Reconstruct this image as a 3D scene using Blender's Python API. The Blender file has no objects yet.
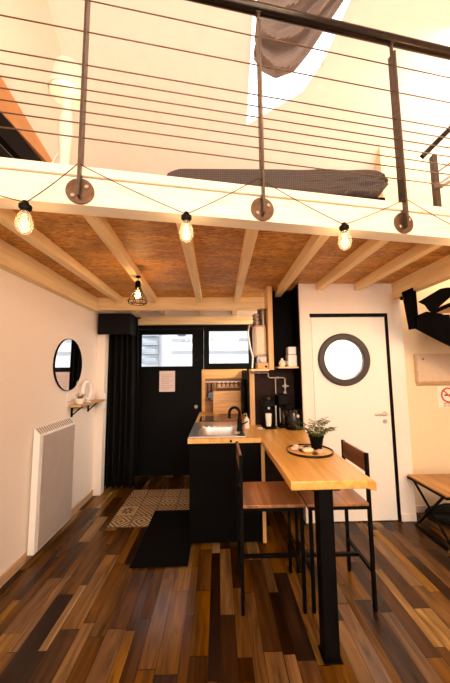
import bpy, bmesh, math, random
from mathutils import Vector, Matrix
random.seed(7)
R = math.radians
sc = bpy.context.scene
COL = sc.collection

# ------------------------------------------------------------------ materials
MATS = {}
def new_mat(name):
    m = bpy.data.materials.new(name); m.use_nodes = True
    nt = m.node_tree; b = nt.nodes['Principled BSDF']
    return m, nt, b
def node(nt, kind, **kw):
    n = nt.nodes.new(kind)
    for k, v in kw.items(): setattr(n, k, v)
    return n
def ramp(nt, stops):
    r = nt.nodes.new('ShaderNodeValToRGB'); e = r.color_ramp.elements
    while len(e) < len(stops): e.new(.5)
    for el, (p, c) in zip(e, stops): el.position = p; el.color = (*c, 1)
    return r
def coords(nt, scale=(1, 1, 1), which='Object'):
    t = nt.nodes.new('ShaderNodeTexCoord'); mp = nt.nodes.new('ShaderNodeMapping')
    mp.inputs['Scale'].default_value = scale
    nt.links.new(t.outputs[which], mp.inputs['Vector']); return mp
def plain(name, col, rough=.5, metal=0, vary=.06, bump=0, nscale=30, spec=.5, emit=None):
    """a colour with a light procedural mottling"""
    m, nt, b = new_mat(name)
    mp = coords(nt); n = node(nt, 'ShaderNodeTexNoise'); n.inputs['Scale'].default_value = nscale
    n.inputs['Detail'].default_value = 4
    nt.links.new(mp.outputs[0], n.inputs['Vector'])
    lo = tuple(c * (1 - vary) for c in col); hi = tuple(min(1, c * (1 + vary)) for c in col)
    r = ramp(nt, [(.3, lo), (.7, hi)]); nt.links.new(n.outputs['Fac'], r.inputs['Fac'])
    nt.links.new(r.outputs['Color'], b.inputs['Base Color'])
    b.inputs['Roughness'].default_value = rough; b.inputs['Metallic'].default_value = metal
    b.inputs['Specular IOR Level'].default_value = spec
    if bump:
        bp = node(nt, 'ShaderNodeBump'); bp.inputs['Strength'].default_value = bump
        nt.links.new(n.outputs['Fac'], bp.inputs['Height']); nt.links.new(bp.outputs['Normal'], b.inputs['Normal'])
    if emit:
        b.inputs['Emission Color'].default_value = (*emit[0], 1); b.inputs['Emission Strength'].default_value = emit[1]
    MATS[name] = m; return m
def wood(name, dark, light, grain_axis='Y', rough=.45, scale=1.0, boards=0.0):
    m, nt, b = new_mat(name)
    s = {'X': (2, 28, 28), 'Y': (28, 2, 28), 'Z': (28, 28, 2)}[grain_axis]
    mp = coords(nt, tuple(k * scale for k in s))
    n = node(nt, 'ShaderNodeTexNoise'); n.inputs['Scale'].default_value = 1.0
    n.inputs['Detail'].default_value = 6; n.inputs['Distortion'].default_value = .6
    nt.links.new(mp.outputs[0], n.inputs['Vector'])
    r = ramp(nt, [(.3, dark), (.5, tuple((a + c) / 2 for a, c in zip(dark, light))), (.7, light)])
    nt.links.new(n.outputs['Fac'], r.inputs['Fac'])
    out = r.outputs['Color']
    if boards:
        sep = node(nt, 'ShaderNodeSeparateXYZ'); t = node(nt, 'ShaderNodeTexCoord')
        nt.links.new(t.outputs['Object'], sep.inputs[0])
        d = node(nt, 'ShaderNodeMath', operation='DIVIDE'); d.inputs[1].default_value = boards
        nt.links.new(sep.outputs['Y' if grain_axis == 'X' else 'X'], d.inputs[0])
        f = node(nt, 'ShaderNodeMath', operation='FLOOR'); nt.links.new(d.outputs[0], f.inputs[0])
        w = node(nt, 'ShaderNodeTexWhiteNoise', noise_dimensions='1D'); nt.links.new(f.outputs[0], w.inputs['W'])
        hs = node(nt, 'ShaderNodeHueSaturation'); mr = node(nt, 'ShaderNodeMapRange')
        mr.inputs['To Min'].default_value = .65; mr.inputs['To Max'].default_value = 1.2
        nt.links.new(w.outputs['Value'], mr.inputs['Value']); nt.links.new(mr.outputs[0], hs.inputs['Value'])
        nt.links.new(out, hs.inputs['Color']); out = hs.outputs['Color']
    nt.links.new(out, b.inputs['Base Color'])
    b.inputs['Roughness'].default_value = rough
    bp = node(nt, 'ShaderNodeBump'); bp.inputs['Strength'].default_value = .06
    nt.links.new(n.outputs['Fac'], bp.inputs['Height']); nt.links.new(bp.outputs['Normal'], b.inputs['Normal'])
    MATS[name] = m; return m
def glassy(name, tint=(1, 1, 1), gloss=.12, rough=.02):
    m, nt, b = new_mat(name); nt.nodes.remove(b)
    o = [n for n in nt.nodes if n.type == 'OUTPUT_MATERIAL'][0]
    t = node(nt, 'ShaderNodeBsdfTransparent'); t.inputs['Color'].default_value = (*tint, 1)
    g = node(nt, 'ShaderNodeBsdfGlossy'); g.inputs['Roughness'].default_value = rough
    mx = node(nt, 'ShaderNodeMixShader'); lw = node(nt, 'ShaderNodeLayerWeight'); lw.inputs['Blend'].default_value = .25
    mu = node(nt, 'ShaderNodeMath', operation='MULTIPLY_ADD'); mu.inputs[1].default_value = gloss * 2.5; mu.inputs[2].default_value = .03
    nt.links.new(lw.outputs['Facing'], mu.inputs[0]); nt.links.new(mu.outputs[0], mx.inputs[0])
    nt.links.new(t.outputs[0], mx.inputs[1]); nt.links.new(g.outputs[0], mx.inputs[2]); nt.links.new(mx.outputs[0], o.inputs[0])
    MATS[name] = m; return m

plain('wall_paint', (.90, .79, .68), .8, vary=.02, bump=.02, nscale=60)
plain('roof_paint', (.90, .78, .70), .85, vary=.02, nscale=8)
plain('bath_paint', (.90, .80, .69), .65, vary=.015, nscale=20)
plain('door_white', (.92, .86, .76), .4, vary=.01)
plain('black_paint', (.0022, .0018, .0017), .6, vary=.3, spec=.1)
plain('black_panel', (.0022, .0017, .0015), .65, vary=.3, nscale=12, spec=.06)
plain('brown_panel', (.018, .006, .003), .55, vary=.3, nscale=12, spec=.12)
plain('black_metal', (.0022, .0018, .0017), .5, 0, vary=.2, spec=.1)
plain('dark_rail', (.03, .022, .017), .18, .7, vary=.2)
plain('pipe_metal', (.42, .36, .31), .4, .7, vary=.1)
plain('cord_brown', (.03, .02, .012), .6, vary=.2, spec=.2)
plain('warm_cast_paint', (.88, .69, .44), .8, vary=.02, nscale=20)  # warm lamp light put into the colour of the right back wall
plain('porthole_grey', (.032, .025, .021), .45, vary=.1)
plain('stair_black', (.0012, .001, .001), .7, vary=.2, spec=.03)
plain('steel', (.62, .58, .53), .28, 1, vary=.08, nscale=50)
plain('brushed_post', (.10, .072, .052), .38, .6, vary=.25, nscale=40)
plain('bronze_disc', (.17, .10, .06), .3, .8, vary=.25, nscale=30)
plain('cable_steel', (.12, .07, .04), .4, .6, vary=.2)
plain('chrome', (.85, .82, .78), .12, 1, vary=.02)
plain('curtain_cloth', (.0028, .0024, .0026), .75, vary=.4, spec=.2)
plain('grey_cloth', (.33, .27, .25), .9, vary=.2, bump=.15, nscale=60)
def translucent(name, col, f):
    nt = MATS[name].node_tree; b = nt.nodes['Principled BSDF']; o = [n for n in nt.nodes if n.type == 'OUTPUT_MATERIAL'][0]
    t = node(nt, 'ShaderNodeBsdfTranslucent'); t.inputs['Color'].default_value = (*col, 1); m = node(nt, 'ShaderNodeMixShader'); m.inputs[0].default_value = f
    nt.links.new(b.outputs[0], m.inputs[1]); nt.links.new(t.outputs[0], m.inputs[2]); nt.links.new(m.outputs[0], o.inputs[0])
translucent('grey_cloth', (.40, .33, .30), .2)
plain('mat_black', (.004, .004, .004), .95, vary=.3, bump=.3, nscale=150, spec=.05)
plain('white_plastic', (.85, .82, .77), .35, vary=.02)
plain('cream_box', (.66, .49, .33), .5, vary=.04)
plain('radiator_slot', (.30, .24, .20), .5, vary=.1)
plain('radiator_front', (.50, .42, .37), .3, vary=.05, nscale=10)
plain('radiator_body', (.90, .86, .80), .35, vary=.02)
plain('appliance_pale', (.62, .44, .29), .35, .1, vary=.08)
plain('ceramic', (.88, .82, .72), .25, vary=.03)
plain('pink_shell', (.85, .55, .45), .4, vary=.2, nscale=40)
plain('cream_shell', (.90, .70, .45), .4, vary=.2, nscale=40)
plain('dark_stone', (.06, .035, .025), .5, vary=.3)
plain('white_shell', (.92, .82, .70), .4, vary=.1)
plain('leaf', (.085, .115, .018), .8, vary=.35, nscale=60, spec=.12)
plain('stem_green', (.10, .11, .03), .6, vary=.2)
plain('soil', (.03, .02, .012), .95, vary=.4, bump=.4, nscale=150)
plain('paper', (.78, .62, .56), .7, vary=.05, nscale=80)
plain('paper_ink', (.45, .28, .25), .7, vary=.1)
plain('sign_paper', (.95, .85, .70), .6, vary=.02)
plain('sign_red', (.65, .05, .02), .5, vary=.05)
plain('sign_black', (.03, .02, .015), .6, vary=.1)
plain('lamp_white', (.93, .88, .78), .45, vary=.02)
plain('filament', (1, .6, .25), .5, emit=((1, .70, .38), 4))
plain('hob_black', (.008, .008, .008), .1, vary=.1)
plain('facade_white', (.80, .82, .84), .8, vary=.05, nscale=3)
plain('facade_grey', (.38, .42, .47), .7, vary=.1, nscale=5)
plain('ground_grey', (.35, .34, .33), .9, vary=.15, nscale=6)
plain('outdoor_dark', (.12, .13, .15), .6, vary=.1)
plain('shade_orange', (.62, .30, .11), .6, vary=.08, nscale=8)
plain('small_metal', (.25, .20, .16), .3, .8, vary=.2)
wood('pine', (.80, .55, .26), (.95, .74, .41), 'Y', .55)
wood('pine_cross', (.80, .54, .25), (.94, .71, .38), 'X', .55)
wood('fascia_wood', (.90, .79, .60), (.95, .88, .73), 'X', .5)
wood('pine_upright', (.60, .34, .13), (.80, .50, .22), 'Z', .5)
wood('table_wood', (.66, .32, .060), (.90, .52, .14), 'Y', .32)
wood('worktop_wood', (.66, .34, .08), (.88, .54, .17), 'Y', .4)
wood('board_wood', (.60, .28, .06), (.80, .45, .13), 'X', .4, boards=0)
wood('splash_wood', (.20, .075, .02), (.34, .14, .04), 'X', .5)
wood('seat_wood', (.22, .075, .022), (.56, .25, .085), 'Y', .4, boards=.13)
wood('back_wood', (.14, .052, .02), (.32, .14, .055), 'Y', .4)
wood('bench_wood', (.36, .15, .03), (.58, .29, .07), 'Y', .35, boards=.07)
wood('base_wood', (.45, .28, .15), (.62, .42, .25), 'Y', .55)
wood('dark_shelf_wood', (.10, .04, .015), (.18, .08, .03), 'Z', .5)
wood('shelf_wood', (.42, .24, .10), (.62, .38, .18), 'Y', .5)
glassy('pane_glass'); glassy('bulb_glass', (1, .95, .85), .3, .08)
def milky():
    nt = MATS['bulb_glass'].node_tree; o = [n for n in nt.nodes if n.type == 'OUTPUT_MATERIAL'][0]; old = o.inputs[0].links[0].from_socket
    d = node(nt, 'ShaderNodeBsdfTranslucent'); d.inputs['Color'].default_value = (1, .93, .8, 1)
    m = node(nt, 'ShaderNodeMixShader'); m.inputs[0].default_value = .07
    nt.links.new(old, m.inputs[1]); nt.links.new(d.outputs[0], m.inputs[2]); nt.links.new(m.outputs[0], o.inputs[0])
milky(); glassy('tray_glass', (.97, .93, .85), .05)
def mirror_mat():
    m, nt, b = new_mat('mirror_silver'); b.inputs['Metallic'].default_value = 1
    b.inputs['Base Color'].default_value = (.9, .9, .9, 1); b.inputs['Roughness'].default_value = .01
    MATS['mirror_silver'] = m
mirror_mat()

def osb_mat():
    m, nt, b = new_mat('osb')
    mp = coords(nt, (9, 22, 9)); v = node(nt, 'ShaderNodeTexVoronoi'); v.inputs['Scale'].default_value = 3.2
    n0 = node(nt, 'ShaderNodeTexNoise'); n0.inputs['Scale'].default_value = 3; n0.inputs['Detail'].default_value = 5
    mixv = node(nt, 'ShaderNodeVectorMath', operation='ADD')
    nt.links.new(mp.outputs[0], n0.inputs['Vector']); nt.links.new(mp.outputs[0], mixv.inputs[0]); nt.links.new(n0.outputs['Color'], mixv.inputs[1])
    nt.links.new(mixv.outputs[0], v.inputs['Vector'])
    sep = node(nt, 'ShaderNodeSeparateColor'); nt.links.new(v.outputs['Color'], sep.inputs[0])
    r = ramp(nt, [(0, (.36, .135, .018)), (.25, (.54, .235, .038)), (.6, (.64, .30, .056)), (1, (.74, .40, .09))])
    nt.links.new(sep.outputs[0], r.inputs['Fac'])
    n = node(nt, 'ShaderNodeTexNoise'); n.inputs['Scale'].default_value = 1.1; n.inputs['Detail'].default_value = 3
    mp2 = coords(nt, (2, 6, 2)); nt.links.new(mp2.outputs[0], n.inputs['Vector'])
    mr = node(nt, 'ShaderNodeMapRange'); mr.inputs['From Min'].default_value = .35; mr.inputs['From Max'].default_value = .65
    mr.inputs['To Min'].default_value = .78; mr.inputs['To Max'].default_value = 1.15
    nt.links.new(n.outputs['Fac'], mr.inputs['Value'])
    hs = node(nt, 'ShaderNodeHueSaturation'); nt.links.new(r.outputs['Color'], hs.inputs['Color']); nt.links.new(mr.outputs[0], hs.inputs['Value'])
    nt.links.new(hs.outputs['Color'], b.inputs['Base Color']); b.inputs['Roughness'].default_value = .55
    MATS['osb'] = m
osb_mat()

def floor_mat():
    m, nt, b = new_mat('floor_planks'); L = nt.links.new
    t = node(nt, 'ShaderNodeTexCoord'); sep = node(nt, 'ShaderNodeSeparateXYZ'); L(t.outputs['Object'], sep.inputs[0])
    def math_(op, a, bb=None):
        n = node(nt, 'ShaderNodeMath', operation=op)
        for i, v in enumerate((a, bb)):
            if v is None: continue
            if isinstance(v, (int, float)): n.inputs[i].default_value = v
            else: L(v, n.inputs[i])
        return n.outputs[0]
    u = math_('DIVIDE', sep.outputs['X'], .165)
    cell = math_('FLOOR', u); fu = math_('FRACT', u)
    w0 = node(nt, 'ShaderNodeTexWhiteNoise', noise_dimensions='1D'); L(math_('ADD', cell, 31.7), w0.inputs['W'])
    split = math_('ADD', math_('MULTIPLY', w0.outputs['Value'], .45), .28)
    row = math_('ADD', math_('MULTIPLY', cell, 2), math_('GREATER_THAN', fu, split))
    w1 = node(nt, 'ShaderNodeTexWhiteNoise', noise_dimensions='1D'); L(row, w1.inputs['W'])
    length = math_('ADD', math_('MULTIPLY', w1.outputs['Value'], .40), .42)
    off = math_('MULTIPLY', w1.outputs['Value'], 17.3)
    v = math_('ADD', math_('DIVIDE', sep.outputs['Y'], length), off)
    pid = math_('FLOOR', v)
    cmb = node(nt, 'ShaderNodeCombineXYZ'); L(row, cmb.inputs[0]); L(pid, cmb.inputs[1])
    w2 = node(nt, 'ShaderNodeTexWhiteNoise', noise_dimensions='2D'); L(cmb.outputs[0], w2.inputs['Vector'])
    r = ramp(nt, [(0, (.008, .003, .001)), (.10, (.022, .008, .002)), (.26, (.060, .024, .005)), (.5, (.105, .045, .010)),
                  (.72, (.145, .068, .017)), (.9, (.20, .105, .032)), (1, (.32, .20, .09))])
    L(w2.outputs['Value'], r.inputs['Fac'])
    # grain
    mp = node(nt, 'ShaderNodeMapping'); mp.inputs['Scale'].default_value = (26, 2.6, 1); L(t.outputs['Object'], mp.inputs['Vector'])
    addv = node(nt, 'ShaderNodeVectorMath', operation='ADD'); L(mp.outputs[0], addv.inputs[0]); L(w2.outputs['Color'], addv.inputs[1])
    g = node(nt, 'ShaderNodeTexNoise'); g.inputs['Scale'].default_value = 1.0; g.inputs['Detail'].default_value = 6; g.inputs['Distortion'].default_value = .8
    sc10 = node(nt, 'ShaderNodeVectorMath', operation='SCALE'); sc10.inputs['Scale'].default_value = 13
    L(w2.outputs['Color'], sc10.inputs[0])
    L(sc10.outputs[0], addv.inputs[1]); L(addv.outputs[0], g.inputs['Vector'])
    mr = node(nt, 'ShaderNodeMapRange'); mr.inputs['From Min'].default_value = .3; mr.inputs['From Max'].default_value = .7
    mr.inputs['To Min'].default_value = .4; mr.inputs['To Max'].default_value = 1.5; L(g.outputs['Fac'], mr.inputs['Value'])
    hs = node(nt, 'ShaderNodeHueSaturation'); L(r.outputs['Color'], hs.inputs['Color']); L(mr.outputs[0], hs.inputs['Value'])
    hue = node(nt, 'ShaderNodeMapRange'); hue.inputs['To Min'].default_value = .9; hue.inputs['To Max'].default_value = 1.25
    sepc = node(nt, 'ShaderNodeSeparateColor'); L(w2.outputs['Color'], sepc.inputs[0]); L(sepc.outputs[1], hue.inputs['Value']); L(hue.outputs[0], hs.inputs['Saturation'])
    # seams
    fv = math_('FRACT', v)
    s1 = math_('MAXIMUM', math_('LESS_THAN', fu, .016), math_('LESS_THAN', math_('ABSOLUTE', math_('SUBTRACT', fu, split)), .008)); s2 = math_('LESS_THAN', fv, .006)
    seam = math_('MAXIMUM', s1, s2)
    mix = node(nt, 'ShaderNodeMix', data_type='RGBA'); L(seam, mix.inputs['Factor']); L(hs.outputs['Color'], mix.inputs['A'])
    mix.inputs['B'].default_value = (.012, .006, .004, 1)
    L(mix.outputs['Result'], b.inputs['Base Color'])
    rr = node(nt, 'ShaderNodeMapRange'); rr.inputs['To Min'].default_value = .2; rr.inputs['To Max'].default_value = .36
    L(sepc.outputs[2], rr.inputs['Value']); L(rr.outputs[0], b.inputs['Roughness'])
    bp = node(nt, 'ShaderNodeBump'); bp.inputs['Strength'].default_value = .12; L(g.outputs['Fac'], bp.inputs['Height']); L(bp.outputs['Normal'], b.inputs['Normal'])
    b.inputs['Specular IOR Level'].default_value = .24
    MATS['floor_planks'] = m
floor_mat()

def tile_mat():
    """cement-tile pattern: 0.2 m tiles, each with one of several ornaments"""
    m, nt, b = new_mat('cement_tiles'); L = nt.links.new
    t = node(nt, 'ShaderNodeTexCoord'); sep = node(nt, 'ShaderNodeSeparateXYZ'); L(t.outputs['Object'], sep.inputs[0])
    def M(op, a, bb=None, c=None):
        n = node(nt, 'ShaderNodeMath', operation=op)
        for i, v in enumerate((a, bb, c)):
            if v is None: continue
            if isinstance(v, (int, float)): n.inputs[i].default_value = v
            else: L(v, n.inputs[i])
        return n.outputs[0]
    u = M('DIVIDE', sep.outputs['X'], .205); v = M('DIVIDE', sep.outputs['Y'], .2175)
    cu = M('FLOOR', u); cv = M('FLOOR', v)
    fu = M('SUBTRACT', M('FRACT', u), .5); fv = M('SUBTRACT', M('FRACT', v), .5)
    cmb = node(nt, 'ShaderNodeCombineXYZ'); L(cu, cmb.inputs[0]); L(cv, cmb.inputs[1])
    w = node(nt, 'ShaderNodeTexWhiteNoise', noise_dimensions='2D'); L(cmb.outputs[0], w.inputs['Vector'])
    rnd = w.outputs['Value']
    rad = M('SQRT', M('ADD', M('MULTIPLY', fu, fu), M('MULTIPLY', fv, fv)))
    ang = M('ARCTAN2', fv, fu)
    petals = M('LESS_THAN', rad, M('ADD', M('MULTIPLY', M('COSINE', M('MULTIPLY', ang, 8)), .09), .27))
    core = M('LESS_THAN', rad, .1)
    flower = M('SUBTRACT', petals, core)
    rings = M('GREATER_THAN', M('SINE', M('MULTIPLY', rad, 42)), .1)
    checks = M('GREATER_THAN', M('MULTIPLY', M('SINE', M('MULTIPLY', fu, 25.1)), M('SINE', M('MULTIPLY', fv, 25.1))), .0)
    diamond = M('GREATER_THAN', M('SINE', M('MULTIPLY', M('ADD', M('ABSOLUTE', fu), M('ABSOLUTE', fv)), 26)), .2)
    def pick(lo, hi, val): return M('MULTIPLY', M('MULTIPLY', M('GREATER_THAN', rnd, lo), M('LESS_THAN', rnd, hi)), val)
    tot = M('ADD', M('ADD', pick(-1, .28, flower), pick(.28, .5, rings)), M('ADD', pick(.5, .75, checks), pick(.75, 2, diamond)))
    edge = M('GREATER_THAN', M('MAXIMUM', M('ABSOLUTE', fu), M('ABSOLUTE', fv)), .475)
    tot = M('MAXIMUM', tot, edge)
    base = ramp(nt, [(0, (.46, .31, .15)), (.5, (.56, .41, .22)), (1, (.50, .37, .21))]); L(w.outputs['Color'], base.inputs['Fac'])
    mix = node(nt, 'ShaderNodeMix', data_type='RGBA'); L(tot, mix.inputs['Factor']); L(base.outputs['Color'], mix.inputs['A'])
    mix.inputs['B'].default_value = (.10, .045, .02, 1)
    L(mix.outputs['Result'], b.inputs['Base Color']); b.inputs['Roughness'].default_value = .5
    MATS['cement_tiles'] = m
tile_mat()

def check_cloth():
    m, nt, b = new_mat('check_blanket'); L = nt.links.new
    mp = coords(nt, (1, 1, 1))
    br = node(nt, 'ShaderNodeTexBrick'); br.offset = 0; br.inputs['Scale'].default_value = 34
    br.inputs['Color1'].default_value = (.045, .034, .033, 1); br.inputs['Color2'].default_value = (.06, .046, .044, 1)
    br.inputs['Mortar'].default_value = (.14, .11, .09, 1); br.inputs['Mortar Size'].default_value = .035
    br.inputs['Brick Width'].default_value = .5; br.inputs['Row Height'].default_value = .5
    sepn = node(nt, 'ShaderNodeSeparateXYZ'); cb = node(nt, 'ShaderNodeCombineXYZ')
    ad = node(nt, 'ShaderNodeMath', operation='ADD')
    L(mp.outputs[0], sepn.inputs[0]); L(sepn.outputs[1], ad.inputs[0]); L(sepn.outputs[2], ad.inputs[1])
    L(sepn.outputs[0], cb.inputs[0]); L(ad.outputs[0], cb.inputs[1]); L(cb.outputs[0], br.inputs['Vector'])
    L(br.outputs['Color'], b.inputs['Base Color']); b.inputs['Roughness'].default_value = .95
    MATS['check_blanket'] = m
check_cloth()

# ------------------------------------------------------------------ mesh builder
class MB:
    def __init__(s): s.bm = bmesh.new()
    def box(s, x0, x1, y0, y1, z0, z1, rot=None, pivot=None):
        M = Matrix.Translation(((x0 + x1) / 2, (y0 + y1) / 2, (z0 + z1) / 2)) @ Matrix.Diagonal((abs(x1 - x0), abs(y1 - y0), abs(z1 - z0), 1))
        if rot is not None:
            p = Vector(pivot) if pivot else M.translation.copy()
            M = Matrix.Translation(p) @ rot.to_4x4() @ Matrix.Translation(-p) @ M
        bmesh.ops.create_cube(s.bm, size=1, matrix=M); return s
    def bar(s, a, b, w, h, up=(0, 0, 1)):
        """rectangular bar from a to b; w across, h along `up`"""
        a, b = Vector(a), Vector(b); d = b - a; L = d.length; d.normalize()
        u = Vector(up); sd = d.cross(u)
        if sd.length < 1e-5: sd = d.cross(Vector((1, 0, 0)))
        sd.normalize(); u = sd.cross(d).normalized()
        M = Matrix((sd, d, u)).transposed().to_4x4(); M.translation = (a + b) / 2
        bmesh.ops.create_cube(s.bm, size=1, matrix=M @ Matrix.Diagonal((w, L, h, 1))); return s
    def cyl(s, a, b, r0, r1=None, seg=20, caps=True):
        a, b = Vector(a), Vector(b); d = b - a
        q = d.to_track_quat('Z', 'Y').to_matrix().to_4x4(); q.translation = (a + b) / 2
        bmesh.ops.create_cone(s.bm, cap_ends=caps, segments=seg, radius1=r0, radius2=r0 if r1 is None else r1, depth=d.length, matrix=q); return s
    def sphere(s, c, r, scale=(1, 1, 1), seg=16, rot=None):
        M = Matrix.Translation(c)
        if rot is not None: M = M @ rot.to_4x4()
        bmesh.ops.create_uvsphere(s.bm, u_segments=seg, v_segments=max(6, seg // 2), radius=r, matrix=M @ Matrix.Diagonal((*scale, 1))); return s
    def lathe(s, prof, c=(0, 0, 0), seg=28, axis='Z', rot=None):
        """prof: (radius, height) list turned round the axis through c"""
        rings = []
        Mx = {'Z': Matrix.Identity(3), 'Y': Matrix.Rotation(R(90), 3, 'X'), 'X': Matrix.Rotation(R(90), 3, 'Y')}[axis]
        if rot is not None: Mx = rot @ Mx
        for r, h in prof:
            ring = []
            for k in range(seg):
                a = 2 * math.pi * k / seg
                ring.append(s.bm.verts.new(Vector(c) + Mx @ Vector((max(r, 1e-5) * math.cos(a), max(r, 1e-5) * math.sin(a), h))))
            rings.append(ring)
        for A, B in zip(rings, rings[1:]):
            for k in range(seg):
                s.bm.faces.new((A[k], A[(k + 1) % seg], B[(k + 1) % seg], B[k]))
        return s
    def tube(s, pts, r, seg=8, closed=False):
        pts = [Vector(p) for p in pts]; n = len(pts); rings = []
        prev = None
        for i, p in enumerate(pts):
            a = pts[(i - 1) % n] if (closed or i > 0) else p
            b = pts[(i + 1) % n] if (closed or i < n - 1) else p
            d = (b - a).normalized()
            if prev is None:
                ref = Vector((0, 0, 1)) if abs(d.z) < .9 else Vector((1, 0, 0))
                u = d.cross(ref).normalized()
            else:
                u = (prev - d * prev.dot(d)).normalized()
            prev = u; v = d.cross(u)
            rr = r[i] if isinstance(r, (list, tuple)) else r
            rings.append([s.bm.verts.new(p + (u * math.cos(2 * math.pi * k / seg) + v * math.sin(2 * math.pi * k / seg)) * rr) for k in range(seg)])
        pairs = list(zip(rings, rings[1:])) + ([(rings[-1], rings[0])] if closed else [])
        for A, B in pairs:
            for k in range(seg): s.bm.faces.new((A[k], A[(k + 1) % seg], B[(k + 1) % seg], B[k]))
        if not closed:
            s.bm.faces.new(rings[0][::-1]); s.bm.faces.new(rings[-1])
        return s
    def prism(s, poly, z0, z1, axis='Z'):
        """extrude a 2-D polygon; axis Z: (x,y), Y: (x,z), X: (y,z)"""
        def P(p, h): return {'Z': (p[0], p[1], h), 'Y': (p[0], h, p[1]), 'X': (h, p[0], p[1])}[axis]
        a = [s.bm.verts.new(P(p, z0)) for p in poly]; b = [s.bm.verts.new(P(p, z1)) for p in poly]
        s.bm.faces.new(a); s.bm.faces.new(b[::-1]); n = len(poly)
        for k in range(n): s.bm.faces.new((a[k], a[(k + 1) % n], b[(k + 1) % n], b[k]))
        return s
    def quad_grid(s, fn, nu, nv):
        g = [[s.bm.verts.new(fn(i / nu, j / nv)) for j in range(nv + 1)] for i in range(nu + 1)]
        for i in range(nu):
            for j in range(nv): s.bm.faces.new((g[i][j], g[i + 1][j], g[i + 1][j + 1], g[i][j + 1]))
        return s
    def build(s, name, mat, parent=None, bevel=0, smooth=False, solid=0, origin=None, subsurf=0):
        bmesh.ops.recalc_face_normals(s.bm, faces=s.bm.faces[:])
        if origin is None:
            if parent is not None: o_loc = Vector(world_loc(parent))
            else: o_loc = Vector((0, 0, 0))
        else: o_loc = Vector(origin)
        for v in s.bm.verts: v.co -= o_loc
        if smooth:
            for f in s.bm.faces: f.smooth = True
            for e in s.bm.edges:
                if len(e.link_faces) == 2 and e.calc_face_angle(0) > R(38): e.smooth = False
        me = bpy.data.meshes.new(name); s.bm.to_mesh(me); s.bm.free()
        me.materials.append(MATS[mat])
        o = bpy.data.objects.new(name, me); COL.objects.link(o)
        if parent is not None:
            o.parent = parent; o.location = (0, 0, 0)
        else: o.location = o_loc
        if solid:
            md = o.modifiers.new('thick', 'SOLIDIFY'); md.thickness = solid; md.offset = 0
        if bevel:
            md = o.modifiers.new('edge', 'BEVEL'); md.width = bevel; md.segments = 2; md.limit_method = 'ANGLE'
        if subsurf:
            md = o.modifiers.new('sub', 'SUBSURF'); md.levels = subsurf; md.render_levels = subsurf
        return o
def world_loc(o):
    p = Vector(o.location)
    while o.parent: o = o.parent; p += Vector(o.location)
    return p
def tag(o, label, cat, group=None):
    o['label'] = label; o['category'] = cat
    if group: o['group'] = group
    return o
def thing(name, loc, label, cat, group=None):
    o = bpy.data.objects.new(name, None); COL.objects.link(o); o.location = loc
    o.empty_display_size = .1
    return tag(o, label, cat, group)
def struct(o, label=None):
    o['kind'] = 'structure'
    if label: o['label'] = label
    return o
def copy_tree(o, parent=None):
    c = o.copy(); COL.objects.link(c)
    if parent is not None: c.parent = parent
    for ch in [k for k in bpy.data.objects if k.parent == o]: copy_tree(ch, c)
    return c

# ------------------------------------------------------------------ key planes
LW, BACK, BATH = -1.55, 4.25, 2.93          # left wall, entrance wall, bathroom wall
OSB, FLO = 2.41, 2.50
def YF(x): return 1.456 + .163 * (x - .043)   # front face of the loft edge
FA = math.atan(.163)

# ------------------------------------------------------------------ setting
struct(MB().box(LW - .2, 3.2, -3, 4.45, -.1, 0).build('floor', 'floor_planks'))
struct(MB().box(LW - .2, LW, -3, 4.45, 0, 6.6).build('wall_left', 'wall_paint'))
# entrance wall, painted black below, with the door and window openings
w = MB()
w.box(LW, -1.275, BACK, 4.4, 0, 2.2); w.box(-1.275, -.215, BACK, 4.4, 2.13, 2.2)
w.box(-.215, -.155, BACK, 4.4, 0, 2.2); w.box(-.155, .48, BACK, 4.4, 0, 1.585); w.box(-.155, .48, BACK, 4.4, 2.115, 2.2); w.box(.48, .9, BACK, 4.4, 0, 2.2)
struct(w.build('wall_back', 'black_paint'))
struct(MB().box(LW, 1.95, BACK, 4.4, 2.2, 4.6).build('wall_back_upper', 'wall_paint'))
# entrance door
d = MB()
d.box(-1.27, -1.154, 4.27, 4.32, .005, 2.125); d.box(-.376, -.22, 4.27, 4.32, .005, 2.125)
d.box(-1.154, -.376, 4.27, 4.32, .005, 1.555); d.box(-1.154, -.376, 4.27, 4.32, 2.055, 2.125)
door = struct(d.build('door_1', 'black_paint'))
MB().box(-1.154, -.376, 4.29, 4.298, 1.555, 2.055).build('pane', 'pane_glass', door)
f = MB()
for a in ((-1.165, -1.14, 1.545, 2.065), (-.39, -.365, 1.545, 2.065)): f.box(a[0], a[1], 4.262, 4.275, a[2], a[3])
f.box(-1.165, -.365, 4.262, 4.275, 1.545, 1.568); f.box(-1.165, -.365, 4.262, 4.275, 2.042, 2.065)
f.build('glazing_bead', 'black_metal', door)
h = MB().cyl((-.332, 4.27, .97), (-.332, 4.225, .97), .012, seg=12); h.sphere((-.332, 4.215, .97), .022)
h.cyl((-.332, 4.27, .97), (-.332, 4.263, .97), .026)
h.build('handle', 'steel', door, smooth=True)
fr = MB(); fr.box(-.155, .48, 4.25, 4.32, 1.585, 1.605); fr.box(-.155, .48, 4.25, 4.32, 2.095, 2.115)
fr.box(-.155, -.135, 4.25, 4.32, 1.605, 2.095); fr.box(.46, .48, 4.25, 4.32, 1.605, 2.095)
win = struct(fr.build('window_1', 'black_paint'))
MB().box(-.135, .46, 4.28, 4.287, 1.605, 2.095).build('pane', 'pane_glass', win)

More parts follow.
